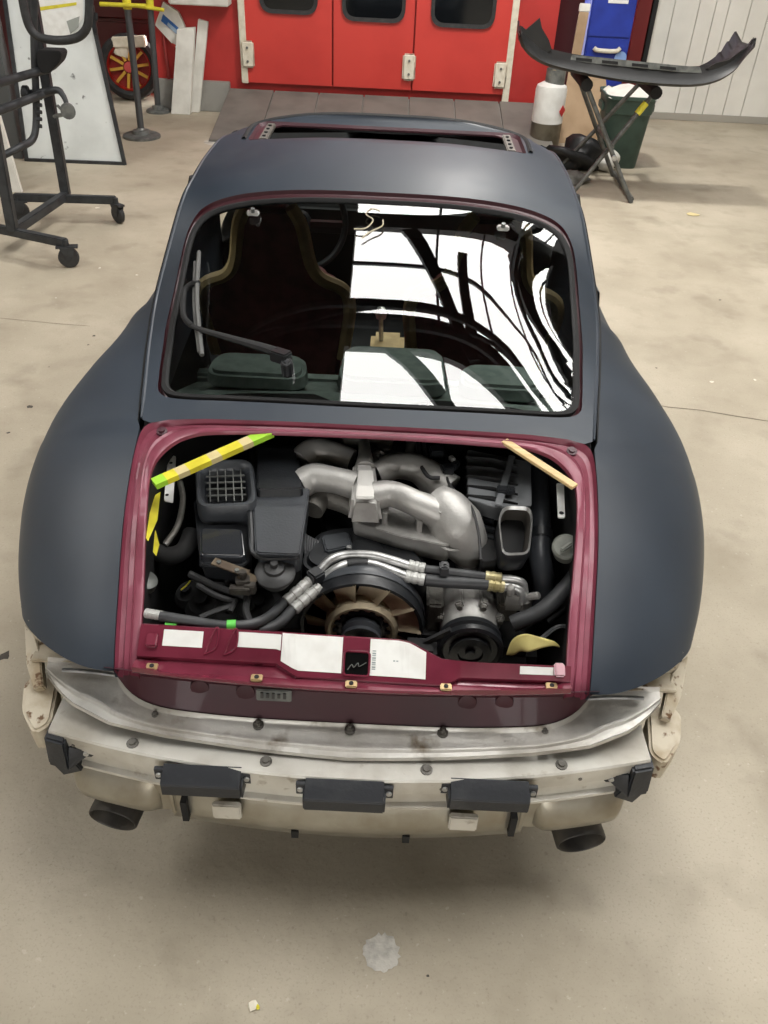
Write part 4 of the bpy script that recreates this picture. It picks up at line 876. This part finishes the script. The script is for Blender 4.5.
# dark bulk of the engine below
part('engine_block', cat(box((0, .48, .42), (.62, .3, .26)), box((-.3, .38, .45), (.24, .3, .2)), box((.3, .5, .40), (.3, .3, .2))), M_BLKM, bevel=.03)
part('fan_belt_cover', box((.15, .30, .5), (.08, .06, .16)), M_BLKM, bevel=.01)

# ---------------------------------------------------------------- loose things left in the bay
A_, B_ = cz(154, 484, .865), cz(271, 432, .905)
o = thing('striped_stick', 'yellow and green striped stick lying across the left corner of the engine bay', 'stick', (CX + A_.x, CY + A_.y, A_.z))
N_ = 11
for k in range(N_):
    p, q = A_ + (B_ - A_) * (k / N_), A_ + (B_ - A_) * ((k + 1) / N_)
    mm = M_LIME if k in (0, N_ - 1, N_ - 2) else ((M_YEL, M_YEL, M_BEIGE)[k % 3])
    obj('stick_band', rel(bar(p, q, .030, .014), A_), mm, o, smooth=False)
A_, B_ = cz(504, 441, .915), cz(575, 487, .895)
w_ = obj('wooden_stick', rel(bar(A_, B_, .022, .008), A_), M_PALE, None, smooth=False, bevel=.001); w_.location = (CX + A_.x, CY + A_.y, A_.z)
tag(w_, 'pale wooden stick lying across the right corner of the engine bay', 'stick')
for P, z, lab in (([(152, 497), (160, 492), (157, 520), (148, 541), (146, 538)], .80, 'long yellow tape strip hanging below the striped stick in the bay'),
                  ([(155, 530), (159, 545), (156, 556), (153, 552)], .76, 'short yellow tape end at the left wall of the engine bay')):
    Q = [Vector((CX, CY, 0)) + cz(a, b, z) for a, b in P]; o = obj('yellow_tape', rel(prism(Q, (0, .004, -.003)), Q[0]), M_YEL, None, smooth=False); o.location = Q[0]
    tag(o, lab, 'tape', 'yellow tape strips at the left of the bay')
P0 = cz(508, 652, .66)
rows = [[cz(506, 655, .62), cz(514, 655, .63), cz(520, 650, .64)], [cz(512, 640, .66), cz(522, 646, .66), cz(528, 652, .655)], [cz(524, 634, .68), cz(534, 640, .675), cz(542, 648, .665)], [cz(540, 637, .68), cz(548, 641, .675), cz(554, 646, .665)], [cz(554, 641, .665), cz(558, 644, .66), cz(560, 647, .655)]]
rr = [catmull(r, 4) for r in rows]; cols = [catmull(c, 4) for c in zip(*rr)]
o = obj('yellow_rag', rel(grid(cols), P0), mat('pale_yellow_cloth', (206, 194, 124), .7, 0, (186, 172, 100), 14, 4), None); o.location = Vector((CX, CY, 0)) + P0
sm = o.modifiers.new('thickness', 'SOLIDIFY'); sm.thickness = .003
tag(o, 'pale yellow cloth scrap tucked beside the compressor pulley', 'rag')

# ================================================================ THINGS ROUND THE HALL
M_DTUBE = mat('dark_painted_tube', (58, 60, 62), .5, .2, (44, 45, 47), 16, 4)
M_CAB = mat('blue_cabinet_paint', (34, 58, 160), .4, 0, (28, 48, 140), 5, 3)
M_CARD = mat('brown_board', (168, 142, 112), .75, 0, (150, 124, 94), 4, 5)
M_BIN = mat('dark_green_bin_plastic', (58, 78, 68), .5, 0, (48, 66, 58), 10, 4, .4, .7, .05, 60)
M_WBOX = mat('white_carton', (224, 222, 214), .7, 0, (206, 203, 194), 6, 5)
M_GDOOR = mat('worn_grey_white_sheet', (224, 228, 226), .55, .0, (208, 212, 210), 4, 6, .4, .7, rgb3=(120, 122, 120), scale3=14, lo3=.68, hi3=.74)
M_DKPL = mat('worn_black_bumper_plastic', (26, 26, 26), .45, 0, (40, 39, 38), 7, 6, .5, .75)

# --- wheeled parts rack at the left
def rk(px, py, y): return wy(px, py, y)
base = wz(64, 205, 0)
rack = thing('parts_rack', 'dark tube parts rack on castors at the left edge', 'rack', (-2.6, 5.5, 0))
O_ = Vector((-2.6, 5.5, 0))
def rp(name, m, mt, parent=None, **k): return obj(name, rel(m, O_), mt, parent or rack, **k)
f0, f1 = wz(66, 243, .15), wz(-60, 216, .15)               # front foot rail
b0, b1 = wz(116, 200, .15), wz(14, 197, .15)               # rear foot rail
rp('foot_rail', bar(f0, f1, .05, .05), M_DTUBE, bevel=.006); rp('foot_rail', bar(b0, b1, .05, .05), M_DTUBE, bevel=.006)
c0, c1 = wz(66, 195, .16), wz(13, 231, .16)
rp('cross_rail', bar(c0, c1, .055, .055), M_DTUBE, bevel=.006)
u0t = wy(36, 20, c0.y + .05); u1t = wy(-22, 40, c1.y + .05)
rp('upright', bar(c0, c0 + (u0t - c0) * 1.35, .06, .055), M_DTUBE, bevel=.006); rp('upright', bar(c1, c1 + (u1t - c1) * 1.1, .06, .055), M_DTUBE, bevel=.006)
def on_up(t): return c0 + (u0t - c0) * t
for (pa, pb_) in (((44, 70), (-20, 88)), ((48, 92), (-20, 118))):
    a = wy(*pa, c0.y - .03); b = wy(*pb_, c1.y + .1); rp('cross_arm', tube([a + (a - b).normalized() * .05, b], .025, 10), M_DTUBE)
rp('curved_arm', tube([wy(35, -20, 5.75), wy(34, 40, 5.75), wy(36, 95, 5.75), wy(36, 125, 5.72), wy(32, 140, 5.65), wy(18, 148, 5.5), wy(2, 156, 5.4), wy(-14, 163, 5.3)], .023, 10, 5), M_DTUBE)
rp('hook_arm', tube([wy(22, 93, 5.75), wy(34, 94, 5.75), wy(56, 90, 5.75), wy(62, 94, 5.73), wy(66, 102, 5.7), wy(67, 110, 5.68)], [.028, .026, .022, .018, .015, .015], 10, 4), M_DTUBE)
rp('arm_knob', lathe([(.045, -.02), (.045, .02)], wy(26, 93, 5.7), (1, .2, 0), 16), M_BLK, bevel=.006)
ck = rp('clamp_head', cat(lathe([(.045, -.03), (.045, .03)], wy(68, 111, 5.66), (.4, -1, 0), 16), box(wy(61, 115, 5.66), (.10, .04, .02), ry=-.2), box(wy(60, 108, 5.66), (.05, .02, .015), ry=.8)), M_GREY, bevel=.005)
rp('rubber_rest', prism(rounded([wy(36, 50, 5.72), wy(62, 51, 5.72), wy(60, 62, 5.72), wy(48, 74, 5.72), wy(40, 73, 5.72), wy(36, 62, 5.72)], .04), (0, .12, 0)), M_BLKM, bevel=.01)
for k in range(5): rp('arm_peg', lathe([(.012, 0), (.012, .03)], wy(37, 98 + 7 * k, 5.72), (1, 0, 0), 8), M_DTUBE)
for i, (p, an) in enumerate(((wz(66, 243, .15), .25), (wz(116, 201, .15), -.7), (wz(17, 198, .15), .2))):
    s = Vector((p.x, p.y, 0)); r_ = .062
    fk = rp('castor', cat(lathe([(.016, .0), (.016, .05)], s + Vector((0, 0, .12)), (0, 0, 1), 10), xf(box((0, 0, 0), (.13, .045, .012)), Matrix.Translation(s + Vector((.0, 0, .128))) @ Matrix.Rotation(an, 4, 'Z')),
                          *[xf(prism([(-.045, d, .06), (.045, d, .06), (.02, d, -.015), (-.005, d, -.015)], (0, .004, 0)), Matrix.Translation(s + Vector((0, 0, .066))) @ Matrix.Rotation(an, 4, 'Z')) for d in (-.026, .022)]), M_DTUBE)
    rp('castor_wheel', lathe([(.02, -.02), (.055, -.019), (r_, -.012), (r_, .012), (.055, .019), (.02, .02)], s + Vector((0, 0, r_)), (-math.sin(an), math.cos(an), 0), 24), M_RUB, fk)
# rubber window seal hung over the rack
L_ = [wy(a, b, 5.6) for a, b in ((14, -60), (20, -20), (24, 8), (29, 26), (37, 36), (52, 40), (68, 40), (80, 36), (87, 27), (89, 12), (89, -20), (88, -60))]
o = obj('rubber_seal_loop', rel(tube(L_, .025, 10, 5), L_[0]), M_RUB, None); o.location = L_[0]
tag(o, 'thick black rubber loop hanging in front of the grey sheet door', 'rubber seal')
# white panel edge standing at the left border behind the rack foot
P_ = [wz(6, 205, .0), wz(-40, 205, 0)]; q0 = P_[0] + Vector((0, .3, 0))
o = obj('white_board', rel(hexa([q0 + Vector((-.8, 0, 0)), q0, q0 + Vector((0, .03, 0)), q0 + Vector((-.8, .03, 0)), q0 + Vector((-.86, .1, .75)), q0 + Vector((-.10, .1, .75)), q0 + Vector((-.10, .13, .75)), q0 + Vector((-.86, .13, .75))]), q0), M_WBOX, None, smooth=False); o.location = q0
tag(o, 'plain white panel standing behind the rack at the left border', 'panel')

# --- grey sheet-metal door leaf
d0, d1 = wz(27, 161, 0), wz(125, 165, 0); dy = .25
t0, t1 = wy(-3, -60, d0.y + dy), wy(75, -60, d1.y + dy)
D_ = Vector((d0.x, d0.y, 0))
gd = thing('sheet_metal_door', 'worn grey-white sheet metal door leaf standing behind the rack', 'door leaf', D_)
nv = Vector((0, .04, 0))
leaf = obj('door_sheet', rel(hexa([d0, d1, d1 + nv, d0 + nv, t0, t1, t1 + nv, t0 + nv]), D_), M_GDOOR, gd, smooth=False)
for a, b, w in ((d0, d1, .025), (d1, t1, .03), (d0, t0, .03)): obj('edge_strip', rel(bar(a + Vector((0, -.004, .012 if a is d0 and b is d1 else 0)), b + Vector((0, -.004, .012 if a is d0 and b is d1 else 0)), w, .02, (0, 1, 0)), D_), M_DTUBE, gd, smooth=False)
def on_door(px, py, off=-.004):
    n = (d1 - d0).cross(t0 - d0).normalized(); d = ray(px, py); t = (d0 - CAM).dot(n) / d.dot(n); return CAM + d * t + Vector((0, off, 0))
obj('door_handle', rel(cat(bar(on_door(93, 4, -.03), on_door(97, 33, -.03), .03, .03), bar(on_door(95, 12, -.02), on_door(95, 20, -.02), .06, .03)), D_), M_BLK, gd, bevel=.005)
jm = wy(10, 80, d0.y + .25)
struct('trim_6', box((d0.x - .12, d0.y + .12, 1.5), (.14, .14, 3.0)), mat('dark_grey_post', (84, 86, 86), .6), bevel=.006)
pp_ = [on_door(30, -30, -.01), on_door(84, -30, -.01), on_door(83, 18, -.01), on_door(72, 35, -.01), on_door(36, 36, -.01), on_door(30, 10, -.01)]
o = thing('poster', 'white paper poster with a yellow stripe fixed to the grey sheet door', 'poster', pp_[0])
obj('paper_sheet', rel(prism(pp_, (0, .003, 0)), pp_[0]), M_WHITE, o, smooth=False)
obj('printed_stripe', rel(prism([on_door(31, 8, -.012), on_door(77, 2, -.012), on_door(77, 5, -.012), on_door(31, 12, -.012)], (0, .001, 0)), pp_[0]), M_YEL, o, smooth=False)
obj('printed_area', rel(prism([on_door(67, 21, -.012), on_door(80, 16, -.012), on_door(79, 27, -.012), on_door(71, 34, -.012)], (0, .001, 0)), pp_[0]), mat('grey_poster_print', (150, 154, 148), .6), o, smooth=False)

# --- two stands with round feet and yellow tops
def stand(pb, pt, r, label, rods):
    b = wz(*pb, 0); t = wy(*pt, b.y)
    o = thing('barrier_stand', label, 'stand', b, 'round-footed stands by the red wall')
    obj('round_foot', lathe([(r, 0), (r, .018), (r * .92, .026), (r * .5, .032), (r * .45, .06), (r * .25, .066), (r * .2, .08)], (0, 0, 0), (0, 0, 1), 32), M_GREY, o, ang=30)
    tt = t - b; obj('pole', tube([(0, 0, .05), tuple(tt * 1.0)], .03, 12), mat('grey_pole', (84, 86, 88), .45, .4), o)
    obj('yellow_sleeve', tube([tuple(tt * .965), tuple(tt * 1.12)], .036, 12), M_YEL, o)
    for (a, c) in rods:
        A_, B_ = wy(*a, b.y - .04) - b, wy(*c, b.y - .04) - b; obj('yellow_rod', tube([A_, B_], .017, 10), M_YEL, o)
    return o
stand((142, 137), (127, 4), .17, 'nearer barrier stand with round grey foot and yellow sleeve, beside the sheet door', [((100, 4), (146, 6))])
stand((158.5, 112), (150, 4), .12, 'farther barrier stand with round grey foot, in front of the pink conduit', [((138, 6), (164, 10))])

# --- spoked wheel leaning by the red wall
wc = Vector((wy(131, 72, 9.65).x, 9.65, .31))
whl = thing('spare_wheel', 'car wheel with red rim and gold spokes standing by the red wall', 'wheel', (wc.x, wc.y, 0))
axw = Vector((.12, -1, .12)).normalized(); c_ = Vector((0, 0, wc.z))
obj('tyre', lathe([(.215, -.1), (.27, -.11), (.30, -.08), (.31, -.03), (.31, .05), (.295, .09), (.26, .105), (.225, .09), (.215, .06)], c_, axw, 40, caps=False), M_TYRE, whl)
obj('rim', lathe([(.225, .085), (.215, .095), (.205, .08), (.2, .03), (.05, .02), (0, .02)], c_, axw, 36, caps=False), mat('red_rim_paint', (150, 34, 28), .35), whl)
sv = axw.orthogonal().normalized(); tv = axw.cross(sv)
for k in range(10):
    a = 2 * math.pi * k / 10; d = sv * math.cos(a) + tv * math.sin(a); obj('spoke', bar(c_ + d * .06 + axw * .07, c_ + d * .20 + axw * .06, .028, .025, axw), M_GOLD if k % 1 else mat('gold_spoke', (206, 160, 64), .4, .3), whl, smooth=False)
obj('hub_cap', lathe([(.055, .05), (.05, .085), (.0, .09)], c_, axw, 20, caps=False), mat('red_hub_cap', (190, 80, 76), .3), whl)
o = obj('white_bracket', rel(cat(bar(wy(113, 42, 9.6), wy(146, 41, 9.6), .09, .1), box(wy(122, 50, 9.6), (.14, .06, .12), ry=.3)), wy(113, 42, 9.6)), M_CREAM, None, bevel=.01); o.location = wy(113, 42, 9.6)
tag(o, 'off-white metal bracket lying on top of the gold-spoked wheel', 'bracket')
obj_ = obj('car_body', rel(cat(box((-3.3, 10.0, .95), (1.7, .18, .55)), box((-3.25, 10.02, .36), (1.5, .1, .72))), (-3.3, 10.0, 0)), mat('shaded_dark_red', (64, 16, 18), .4), None, bevel=.05, seg=3); obj_.location = (-3.3, 10.0, 0); obj_.name = 'red_body_panel'  # dark red deepened further to imitate the alcove's shade
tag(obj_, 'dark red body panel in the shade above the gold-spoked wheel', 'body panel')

# --- white cartons, packet, wall unit, conduit
def leanbox(b0, b1, tp, yb0, yt0, dep, name, label, group=None):
    a, b = wz(*b0, 0), wz(*b1, 0); y = (a.y + b.y) / 2; a.y = b.y = y
    ta, tb = wy(*tp[0], y + yt0), wy(*tp[1], y + yt0); D = Vector((0, dep, 0))
    o = obj(name, rel(hexa([a, b, b + D, a + D, ta, tb, tb + D, ta + D]), a), M_WBOX, None, smooth=False, bevel=.004); o.location = a
    return tag(o, label, 'carton', group)
l1 = leanbox((172, 113), (189, 116), ((177, 29), (194, 28)), 0, .12, .09, 'long_carton', 'nearer long white carton leaning on the red wall', 'long white cartons')
l2 = leanbox((190, 112), (199, 113), ((198, 19), (208, 22)), 0, .10, .05, 'long_carton', 'long white carton leaning behind the nearer one, by the plinth', 'long white cartons')
PK = [wy(163, 2, 9.26), wy(178, 12, 9.26), wy(185, 27, 9.26), wy(176, 48, 9.26), wy(155, 25, 9.26)]
o = thing('flat_packet', 'white flat packet with a blue stripe above the long cartons', 'packet', PK[0])
obj('packet_box', rel(prism(PK, (0, .05, 0)), PK[0]), M_WBOX, o, smooth=False)
obj('blue_print', rel(prism([wy(163, 14, 9.254), wy(181, 30, 9.254), wy(179, 36, 9.254), wy(161, 21, 9.254)], (0, .003, 0)), PK[0]), mat('blue_print', (46, 96, 160), .5), o, smooth=False)
obj('pale_print', rel(prism([wy(168, 22, 9.252), wy(178, 31, 9.252), wy(176, 34, 9.252), wy(167, 25, 9.252)], (0, .003, 0)), PK[0]), mat('pale_blue_print', (150, 170, 190), .5), o, smooth=False)
obj('red_print', rel(prism([wy(172, 43, 9.252), wy(176, 45, 9.252), wy(175, 47.5, 9.252), wy(171, 45.5, 9.252)], (0, .003, 0)), PK[0]), mat('red_print', (190, 60, 50), .5), o, smooth=False)
u0, u1 = wy(171, 3, Y1 - .1), wy(230, 6, Y1 - .1)
uo = thing('wall_cabinet', 'white wall-mounted unit at the top beside the doors', 'wall unit', (u0.x, Y1 - .1, u0.z))
obj('unit_case', box(((u1.x - u0.x) / 2, 0, .3), (u1.x - u0.x, .2, .6)), M_WBOX, uo, bevel=.01)
obj('dark_window', box(((u1.x - u0.x) / 2 - .02, -.102, .34), ((u1.x - u0.x) * .6, .01, .52)), mat('unit_window', (70, 78, 66), .3), uo, bevel=.003)
o = obj('conduit_pipe', tube([wy(162, -30, 9.29), wy(164, 40, 9.29), wy(169, 75, 9.29), wy(166, 92, 9.29), wy(164, 100, 9.29)], .016, 8, 4), mat('pink_red_pipe', (150, 52, 50), .5), None)
tag(o, 'thin red conduit pipe running down beside the white cartons', 'pipe')

# --- right corner: gas bottle, boards, blue cabinet, bin, bag, trestle with bumper
g = wz(545, 146, 0); gy = g.y
gr_ = (wy(562, 110, gy).x - wy(531, 110, gy).x) / 2
gx = (wy(548.5, 110, gy)).x - .0
gt = wy(548, 82, gy).z
gas = thing('gas_bottle', 'white gas bottle with bare steel foot beside the brown board', 'gas bottle', (gx, gy, 0))
obj('tank', lathe([(gr_, .22), (gr_, gt - .06), (gr_ * .93, gt - .025), (gr_ * .6, gt), (.05, gt + .01)], (0, 0, 0), (0, 0, 1), 36), mat('white_tank_paint', (222, 221, 216), .4, 0, (204, 202, 196), 8, 4), gas)
obj('foot_ring', lathe([(gr_ * .99, .0), (gr_ * .99, .225), (gr_ * 1.0, .23)], (0, 0, 0), (0, 0, 1), 36), mat('bare_steel_ring', (128, 122, 108), .35, .7, (90, 84, 72), 6, 4), gas)
obj('valve', cat(lathe([(.03, 0), (.03, .05), (.018, .06), (.018, .1)], (0, 0, gt), (0, 0, 1), 12), tube([(0, 0, gt + .07), (-.03, -.07, gt + .07)], .016, 8)), M_GOLD, gas)
obj('collar', lathe([(gr_ * .62, gt - .02), (gr_ * .62, gt + .11)], (.02, 0, 0), (0, 0, 1), 24, caps=False), M_GREY, gas, fix=False)
obj('hazard_label', xf(box((0, 0, 0), (.07, .004, .07), ry=R(45)), Matrix.Translation((gr_ * .78, -gr_ * .66, gt - .22)) @ Matrix.Rotation(R(50), 4, 'Z')), mat('red_label', (190, 30, 34), .4), gas, smooth=False)
b0_, b1_ = wz(556, 156, 0), wz(596, 163, 0); yb0 = b0_.y + .5
t0_, t1_ = wy(570, 62, yb0 + .3), wy(605, 66, yb0 + .3); b0_ = wy(556, 152, yb0); b1_ = wy(598, 158, yb0)
bz = min(b0_.z, b1_.z)
o = obj('brown_board', rel(hexa([Vector((b0_.x, yb0, 0)), Vector((b1_.x + .1, yb0, 0)), Vector((b1_.x + .1, yb0 + .02, 0)), Vector((b0_.x, yb0 + .02, 0)), t0_, t1_, t1_ + Vector((0, .02, 0)), t0_ + Vector((0, .02, 0))]), (b0_.x, yb0, 0)), M_CARD, None, smooth=False); o.location = (b0_.x, yb0, 0)
tag(o, 'brown fibre board leaning upright between gas bottle and green bin', 'board')
yc = 9.3; cx0, cx1 = wy(586, 40, yc).x, wy(630, 40, yc).x
cab = thing('blue_cabinet', 'blue metal cabinet standing behind the brown board', 'cabinet', ((cx0 + cx1) / 2, yc + .2, 0))
w2 = cx1 - cx0
obj('cabinet_body', box((0, 0, .95), (w2, .4, 1.9)), M_CAB, cab, bevel=.008)
zsn = wy(600, 37, yc).z
for z0_, z1_ in ((.03, zsn - .006), (zsn + .006, 1.88)):
    dd = obj('cabinet_door', box((0, -.205, (z0_ + z1_) / 2), (w2 - .03, .02, z1_ - z0_)), M_CAB, cab, bevel=.004)
zh = wy(600, 50, yc).z
obj('latch_bar', cat(tube([(-w2 * .3, -.23, zh + .02), (-w2 * .2, -.23, zh), (w2 * .2, -.23, zh), (w2 * .3, -.23, zh + .03)], .02, 8, 3)), M_CREAM, cab)
obj('round_label', lathe([(.06, 0), (.06, .004)], (w2 * .35, -.216, zh - .06), (0, -1, 0), 20), mat('blue_white_label', (130, 160, 210), .5), cab)
obj('top_label', box((.03, -.218, wy(610, 1, yc).z), (w2 * .45, .004, .03)), M_WHITE, cab, smooth=False)
pk0, pk1 = Vector((wy(577, 60, 9.15).x, 9.05, 0)), wy(584, 12, 9.2)
o = thing('wooden_plank', 'narrow wooden plank with white top leaning left of the blue cabinet', 'plank', pk0)
obj('plank_board', rel(bar(pk0 + Vector((-.05, 0, .0)), pk1, .09, .03, (0, 1, 0)), pk0), M_CARD, o, smooth=False); obj('white_end', rel(bar(pk1, pk1 + (pk1 - pk0).normalized() * .07, .1, .04, (0, 1, 0)), pk0), M_WBOX, o, smooth=False, bevel=.006)
by = 8.0; bl_, br_ = wy(604, 90, by).x, wy(657, 90, by).x; bw = br_ - bl_; bzt = wy(630, 92, by).z; bcx = (bl_ + br_) / 2 - .01
bn = thing('waste_bin', 'dark green plastic waste bin behind the trestle', 'bin', (bcx, by, 0))
def rr_(w, z, d=None): return [Vector((p.x, p.y, z)) for p in rounded([(-w / 2, -w / 2, 0), (w / 2, -w / 2, 0), (w / 2, w / 2, 0), (-w / 2, w / 2, 0)], w * .25, 4)]
obj('bin_body', grid([rr_(bw * .70, .0), rr_(bw * .72, .02), rr_(bw * .86, bzt * .75), rr_(bw * .9, bzt * .76), rr_(bw * .95, bzt * .97)], closed=True), M_BIN, bn)
obj('bin_rim', grid([rr_(bw * .95, bzt * .95), rr_(bw * 1.0, bzt * .955), rr_(bw * 1.0, bzt), rr_(bw * .93, bzt), rr_(bw * .9, bzt * .9)], closed=True), M_BIN, bn)
for s in (-1, 1): obj('bin_handle', box((s * bw * .47, 0, bzt * .82), (.03, bw * .4, .07)), M_BIN, bn, bevel=.01)
vs = []
for i in range(7):
    r = []
    for j in range(7):
        u, v = i / 6 - .5, j / 6 - .5; r.append((u * bw * .92, v * bw * .92, bzt * .97 + .06 * math.cos(u * 3) * math.cos(v * 3) + random.uniform(-.02, .025)))
    vs.append(r)
o = obj('bin_rubbish', grid(vs), M_WBOX, None, smooth=True); o.location = (bcx, by, 0)
tag(o, 'crumpled white rubbish heaped at the top of the green bin', 'rubbish')
def lump(name, c, s, m, label, cat_, seed, amp=.3):
    rnd = random.Random(seed); bm = bmesh.new(); bmesh.ops.create_icosphere(bm, subdivisions=3, radius=1)
    ph = [(rnd.uniform(2, 6), rnd.uniform(2, 6), rnd.uniform(2, 6), rnd.uniform(0, 6)) for _ in range(6)]
    for v in bm.verts:
        k = 1 + amp * sum(math.sin(v.co.x * a + v.co.y * b + v.co.z * c_ + d) for a, b, c_, d in ph) / 3
        v.co = Vector((v.co.x * s[0] * k, v.co.y * s[1] * k, max(-s[2] * .8, v.co.z * s[2] * k) + s[2] * .8))
    me = bpy.data.meshes.new(name); bm.to_mesh(me); bm.free(); me.polygons.foreach_set('use_smooth', [True] * len(me.polygons)); me.materials.append(m)
    o = bpy.data.objects.new(name, me); COL.objects.link(o); o.location = (c.x, c.y, 0); return tag(o, label, cat_)
lump('black_bag', wz(574, 169, 0), (.20, .16, .13), mat('black_bag_film', (22, 22, 23), .5), 'crumpled black plastic bag on the floor under the trestle', 'bag', 3, .5)
lump('white_sack', wz(604, 171, 0) + Vector((.0, .02, 0)), (.10, .08, .09), M_WBOX, 'small white sack on the floor between black bag and bin', 'sack', 5, .3)
lump('grey_rag', wz(572, 183, 0), (.13, .1, .05), mat('grey_cloth', (120, 118, 112), .9, 0, (84, 82, 78), 12, 4), 'grey rag on the floor in front of the black bag', 'rag', 8, .4)
# folding trestle
ty = 6.95
T_ = Vector((wz(612, 185, 0).x, ty, 0))
tr = thing('folding_trestle', 'grey folding trestle with crossed legs carrying the bumper skin', 'trestle', T_)
M_LEG = mat('grey_steel_leg', (104, 104, 100), .45, .4, (80, 80, 78), 20, 4)
la0, la1 = wz(631, 203, 0), wy(586, 84, ty + .05)
lb0, lb1 = wz(570, 196, 0), wy(655, 92, ty + .1)
for a, b in ((la0, la1), (lb0, lb1)):
    obj('trestle_leg', rel(tube([a, b], .018, 10), T_), M_LEG, tr)
    a2, b2 = a + Vector((0, .75, 0)), b + Vector((0, .45, 0)); obj('trestle_leg', rel(tube([a2, b2], .018, 10), T_), M_LEG, tr)
for a, b in ((la0, la0 + Vector((0, .75, 0))), (lb0, lb0 + Vector((0, .75, 0))), (la0 + (la1 - la0) * .45, la0 + (la1 - la0) * .45 + Vector((0, .6, 0)))):
    obj('cross_tube', rel(tube([a + Vector((0, 0, .03)), b + Vector((0, 0, .03))], .018, 8), T_), M_LEG, tr)
for b in (la1, lb1): obj('padded_top', rel(tube([b + Vector((0, -.05, .0)), b + Vector((0, .5, .0))], .045, 12), T_), M_BLKM, tr)
m_ = lb0 + (lb1 - lb0) * .8; obj('yellow_wrap', rel(tube([m_, lb0 + (lb1 - lb0) * .9], .026, 10), T_), M_YEL, tr)
m_ = la0 + (la1 - la0) * .4; obj('pivot_bolt', rel(lathe([(.02, 0), (.02, .03)], m_ + Vector((0, -.05, 0)), (0, 1, 0), 10), T_), M_STEEL, tr)
# black bumper skin resting on it, ends curving upwards
edge_f = [(521, 34), (524, 44), (532, 54), (548, 63), (575, 70), (610, 77), (650, 82), (690, 84), (715, 80), (733, 70), (745, 56), (755, 44)]
edge_t = [(519, 27), (524, 30), (532, 36), (547, 49), (575, 56), (610, 60), (650, 65), (690, 68), (712, 66), (730, 60), (744, 52), (756, 39)]
yf, yk = 6.88, 7.28
E1 = catmull([wy(a, b, yf) for a, b in edge_f], 4)
E0 = catmull([wy(a, b, yf + .06) + Vector((0, 0, .0)) for a, b in edge_t], 4)
n = len(E1); K = []
for i in range(n):
    s = i / (n - 1); lift = .02 * (abs(2 * s - 1) ** 6) + (.012 * math.sin(i * 2.1) if (i < 8 or i > n - 9) else 0)
    K.append(Vector((E1[i].x + .02 * (1 - 2 * s), yk + .05 * (1 - (2 * s - 1) ** 2), E1[i].z + .02 + lift)))
C0 = [e + Vector((0, .03, .0)) for e in E0]
mid_ = [(a + b) / 2 + Vector((0, .05, -.035)) for a, b in zip(E1, K)]
top_in = [Vector((a.x, a.y, a.z)) for a in C0]
O2 = Vector((2.0, 7.05, E1[n // 2].z))
bsk = thing('bumper_skin', 'black bumper skin lying on the folding trestle with both ends curving up', 'bumper', O2)
sh = obj('outer_skin', rel(grid([top_in, E1, [e + Vector((0, .02, -.012)) for e in E1], mid_, K]), O2), M_DKPL, bsk, ang=40)
so = sh.modifiers.new('thickness', 'SOLIDIFY'); so.thickness = .012
ul = [wy(a, b, yf + .05) for a, b in ((572, 55), (600, 57.5), (640, 61.5), (680, 65.5), (700, 67))]; ll = [wy(a, b, yf + .045) for a, b in ((570, 61), (600, 64), (640, 68), (680, 72), (702, 73))]
led = obj('inner_ledge', rel(grid([ul, ll, [p + Vector((0, .03, -.02)) for p in ll]]), O2), M_GREY, bsk)
for px in (584, 610, 640, 668):
    y0_ = 58 + (px - 584) * .1; obj('ledge_slot', rel(prism([wy(px - 8, y0_ - .5, yf + .040), wy(px + 8, y0_ + 1, yf + .040), wy(px + 8, y0_ + 4, yf + .038), wy(px - 8, y0_ + 2.5, yf + .038)], (0, .002, 0)), O2), M_BLKM, led, smooth=False)
for fl in ([(519, 32), (522, 26), (526, 30), (533, 24), (540, 18), (542, 28), (549, 40), (552, 50), (547, 53), (532, 47), (523, 41)],
           [(756.5, 38), (752, 40), (749, 46), (743, 50), (737, 54), (729, 60), (716, 63), (706, 69), (722, 72), (735, 69), (746, 57), (755, 47)]):
    obj('end_flap', rel(prism([wy(a, b, yf + .05) for a, b in fl], (0, .02, 0)), O2), M_DKPL, bsk, smooth=False)
# hanging hall lamp above the trestle
LP = Vector((0.85, 6.75, 4.75))
hl = thing('hanging_lamp', 'round hall lamp hanging from the roof in front of the car', 'lamp', LP)
obj('lamp_shade', lathe([(.05, .3), (.08, .22), (.24, .03), (.25, 0), (.235, .0), (.22, .03), (.07, .2)], (0, 0, 0), (0, 0, 1), 32, caps=False), M_GREY, hl)
obj('lamp_cord', tube([(0, 0, .28), (0, 0, CEIL - LP.z)], .008, 8), M_BLKM, hl)
ll_ = bpy.data.lights.new('lamp_light', 'AREA'); ll_.shape = 'DISK'; ll_.size = .4; ll_.energy = 150; ll_.color = (1, .97, .92)
lo_ = bpy.data.objects.new('lamp_light', ll_); COL.objects.link(lo_); lo_.parent = hl; lo_.location = (0, 0, .01)
# scraps on the floor
def scrap(px, py, r, m, label, seed):
    rnd = random.Random(seed); c = wz(px, py, 0); n = 7
    pts = [Vector((math.cos(2 * math.pi * k / n) * r * rnd.uniform(.6, 1.2), math.sin(2 * math.pi * k / n) * r * rnd.uniform(.6, 1.2), rnd.uniform(.003, .008))) for k in range(n)]
    o = obj('paper_scrap', prism(pts, (0, 0, -.002)), m, None, smooth=False); o.location = c; return tag(o, label, 'scrap')
scrap(253, 1006, .012, M_CREAM, 'small cream paper scrap on the floor in the foreground', 2)
scrap(258, 1008, .006, M_YEL, 'tiny yellow scrap beside the cream one in the foreground', 4)
scrap(693, 215, .05, M_BEIGE, 'yellowish scrap on the floor right of the trestle', 6)
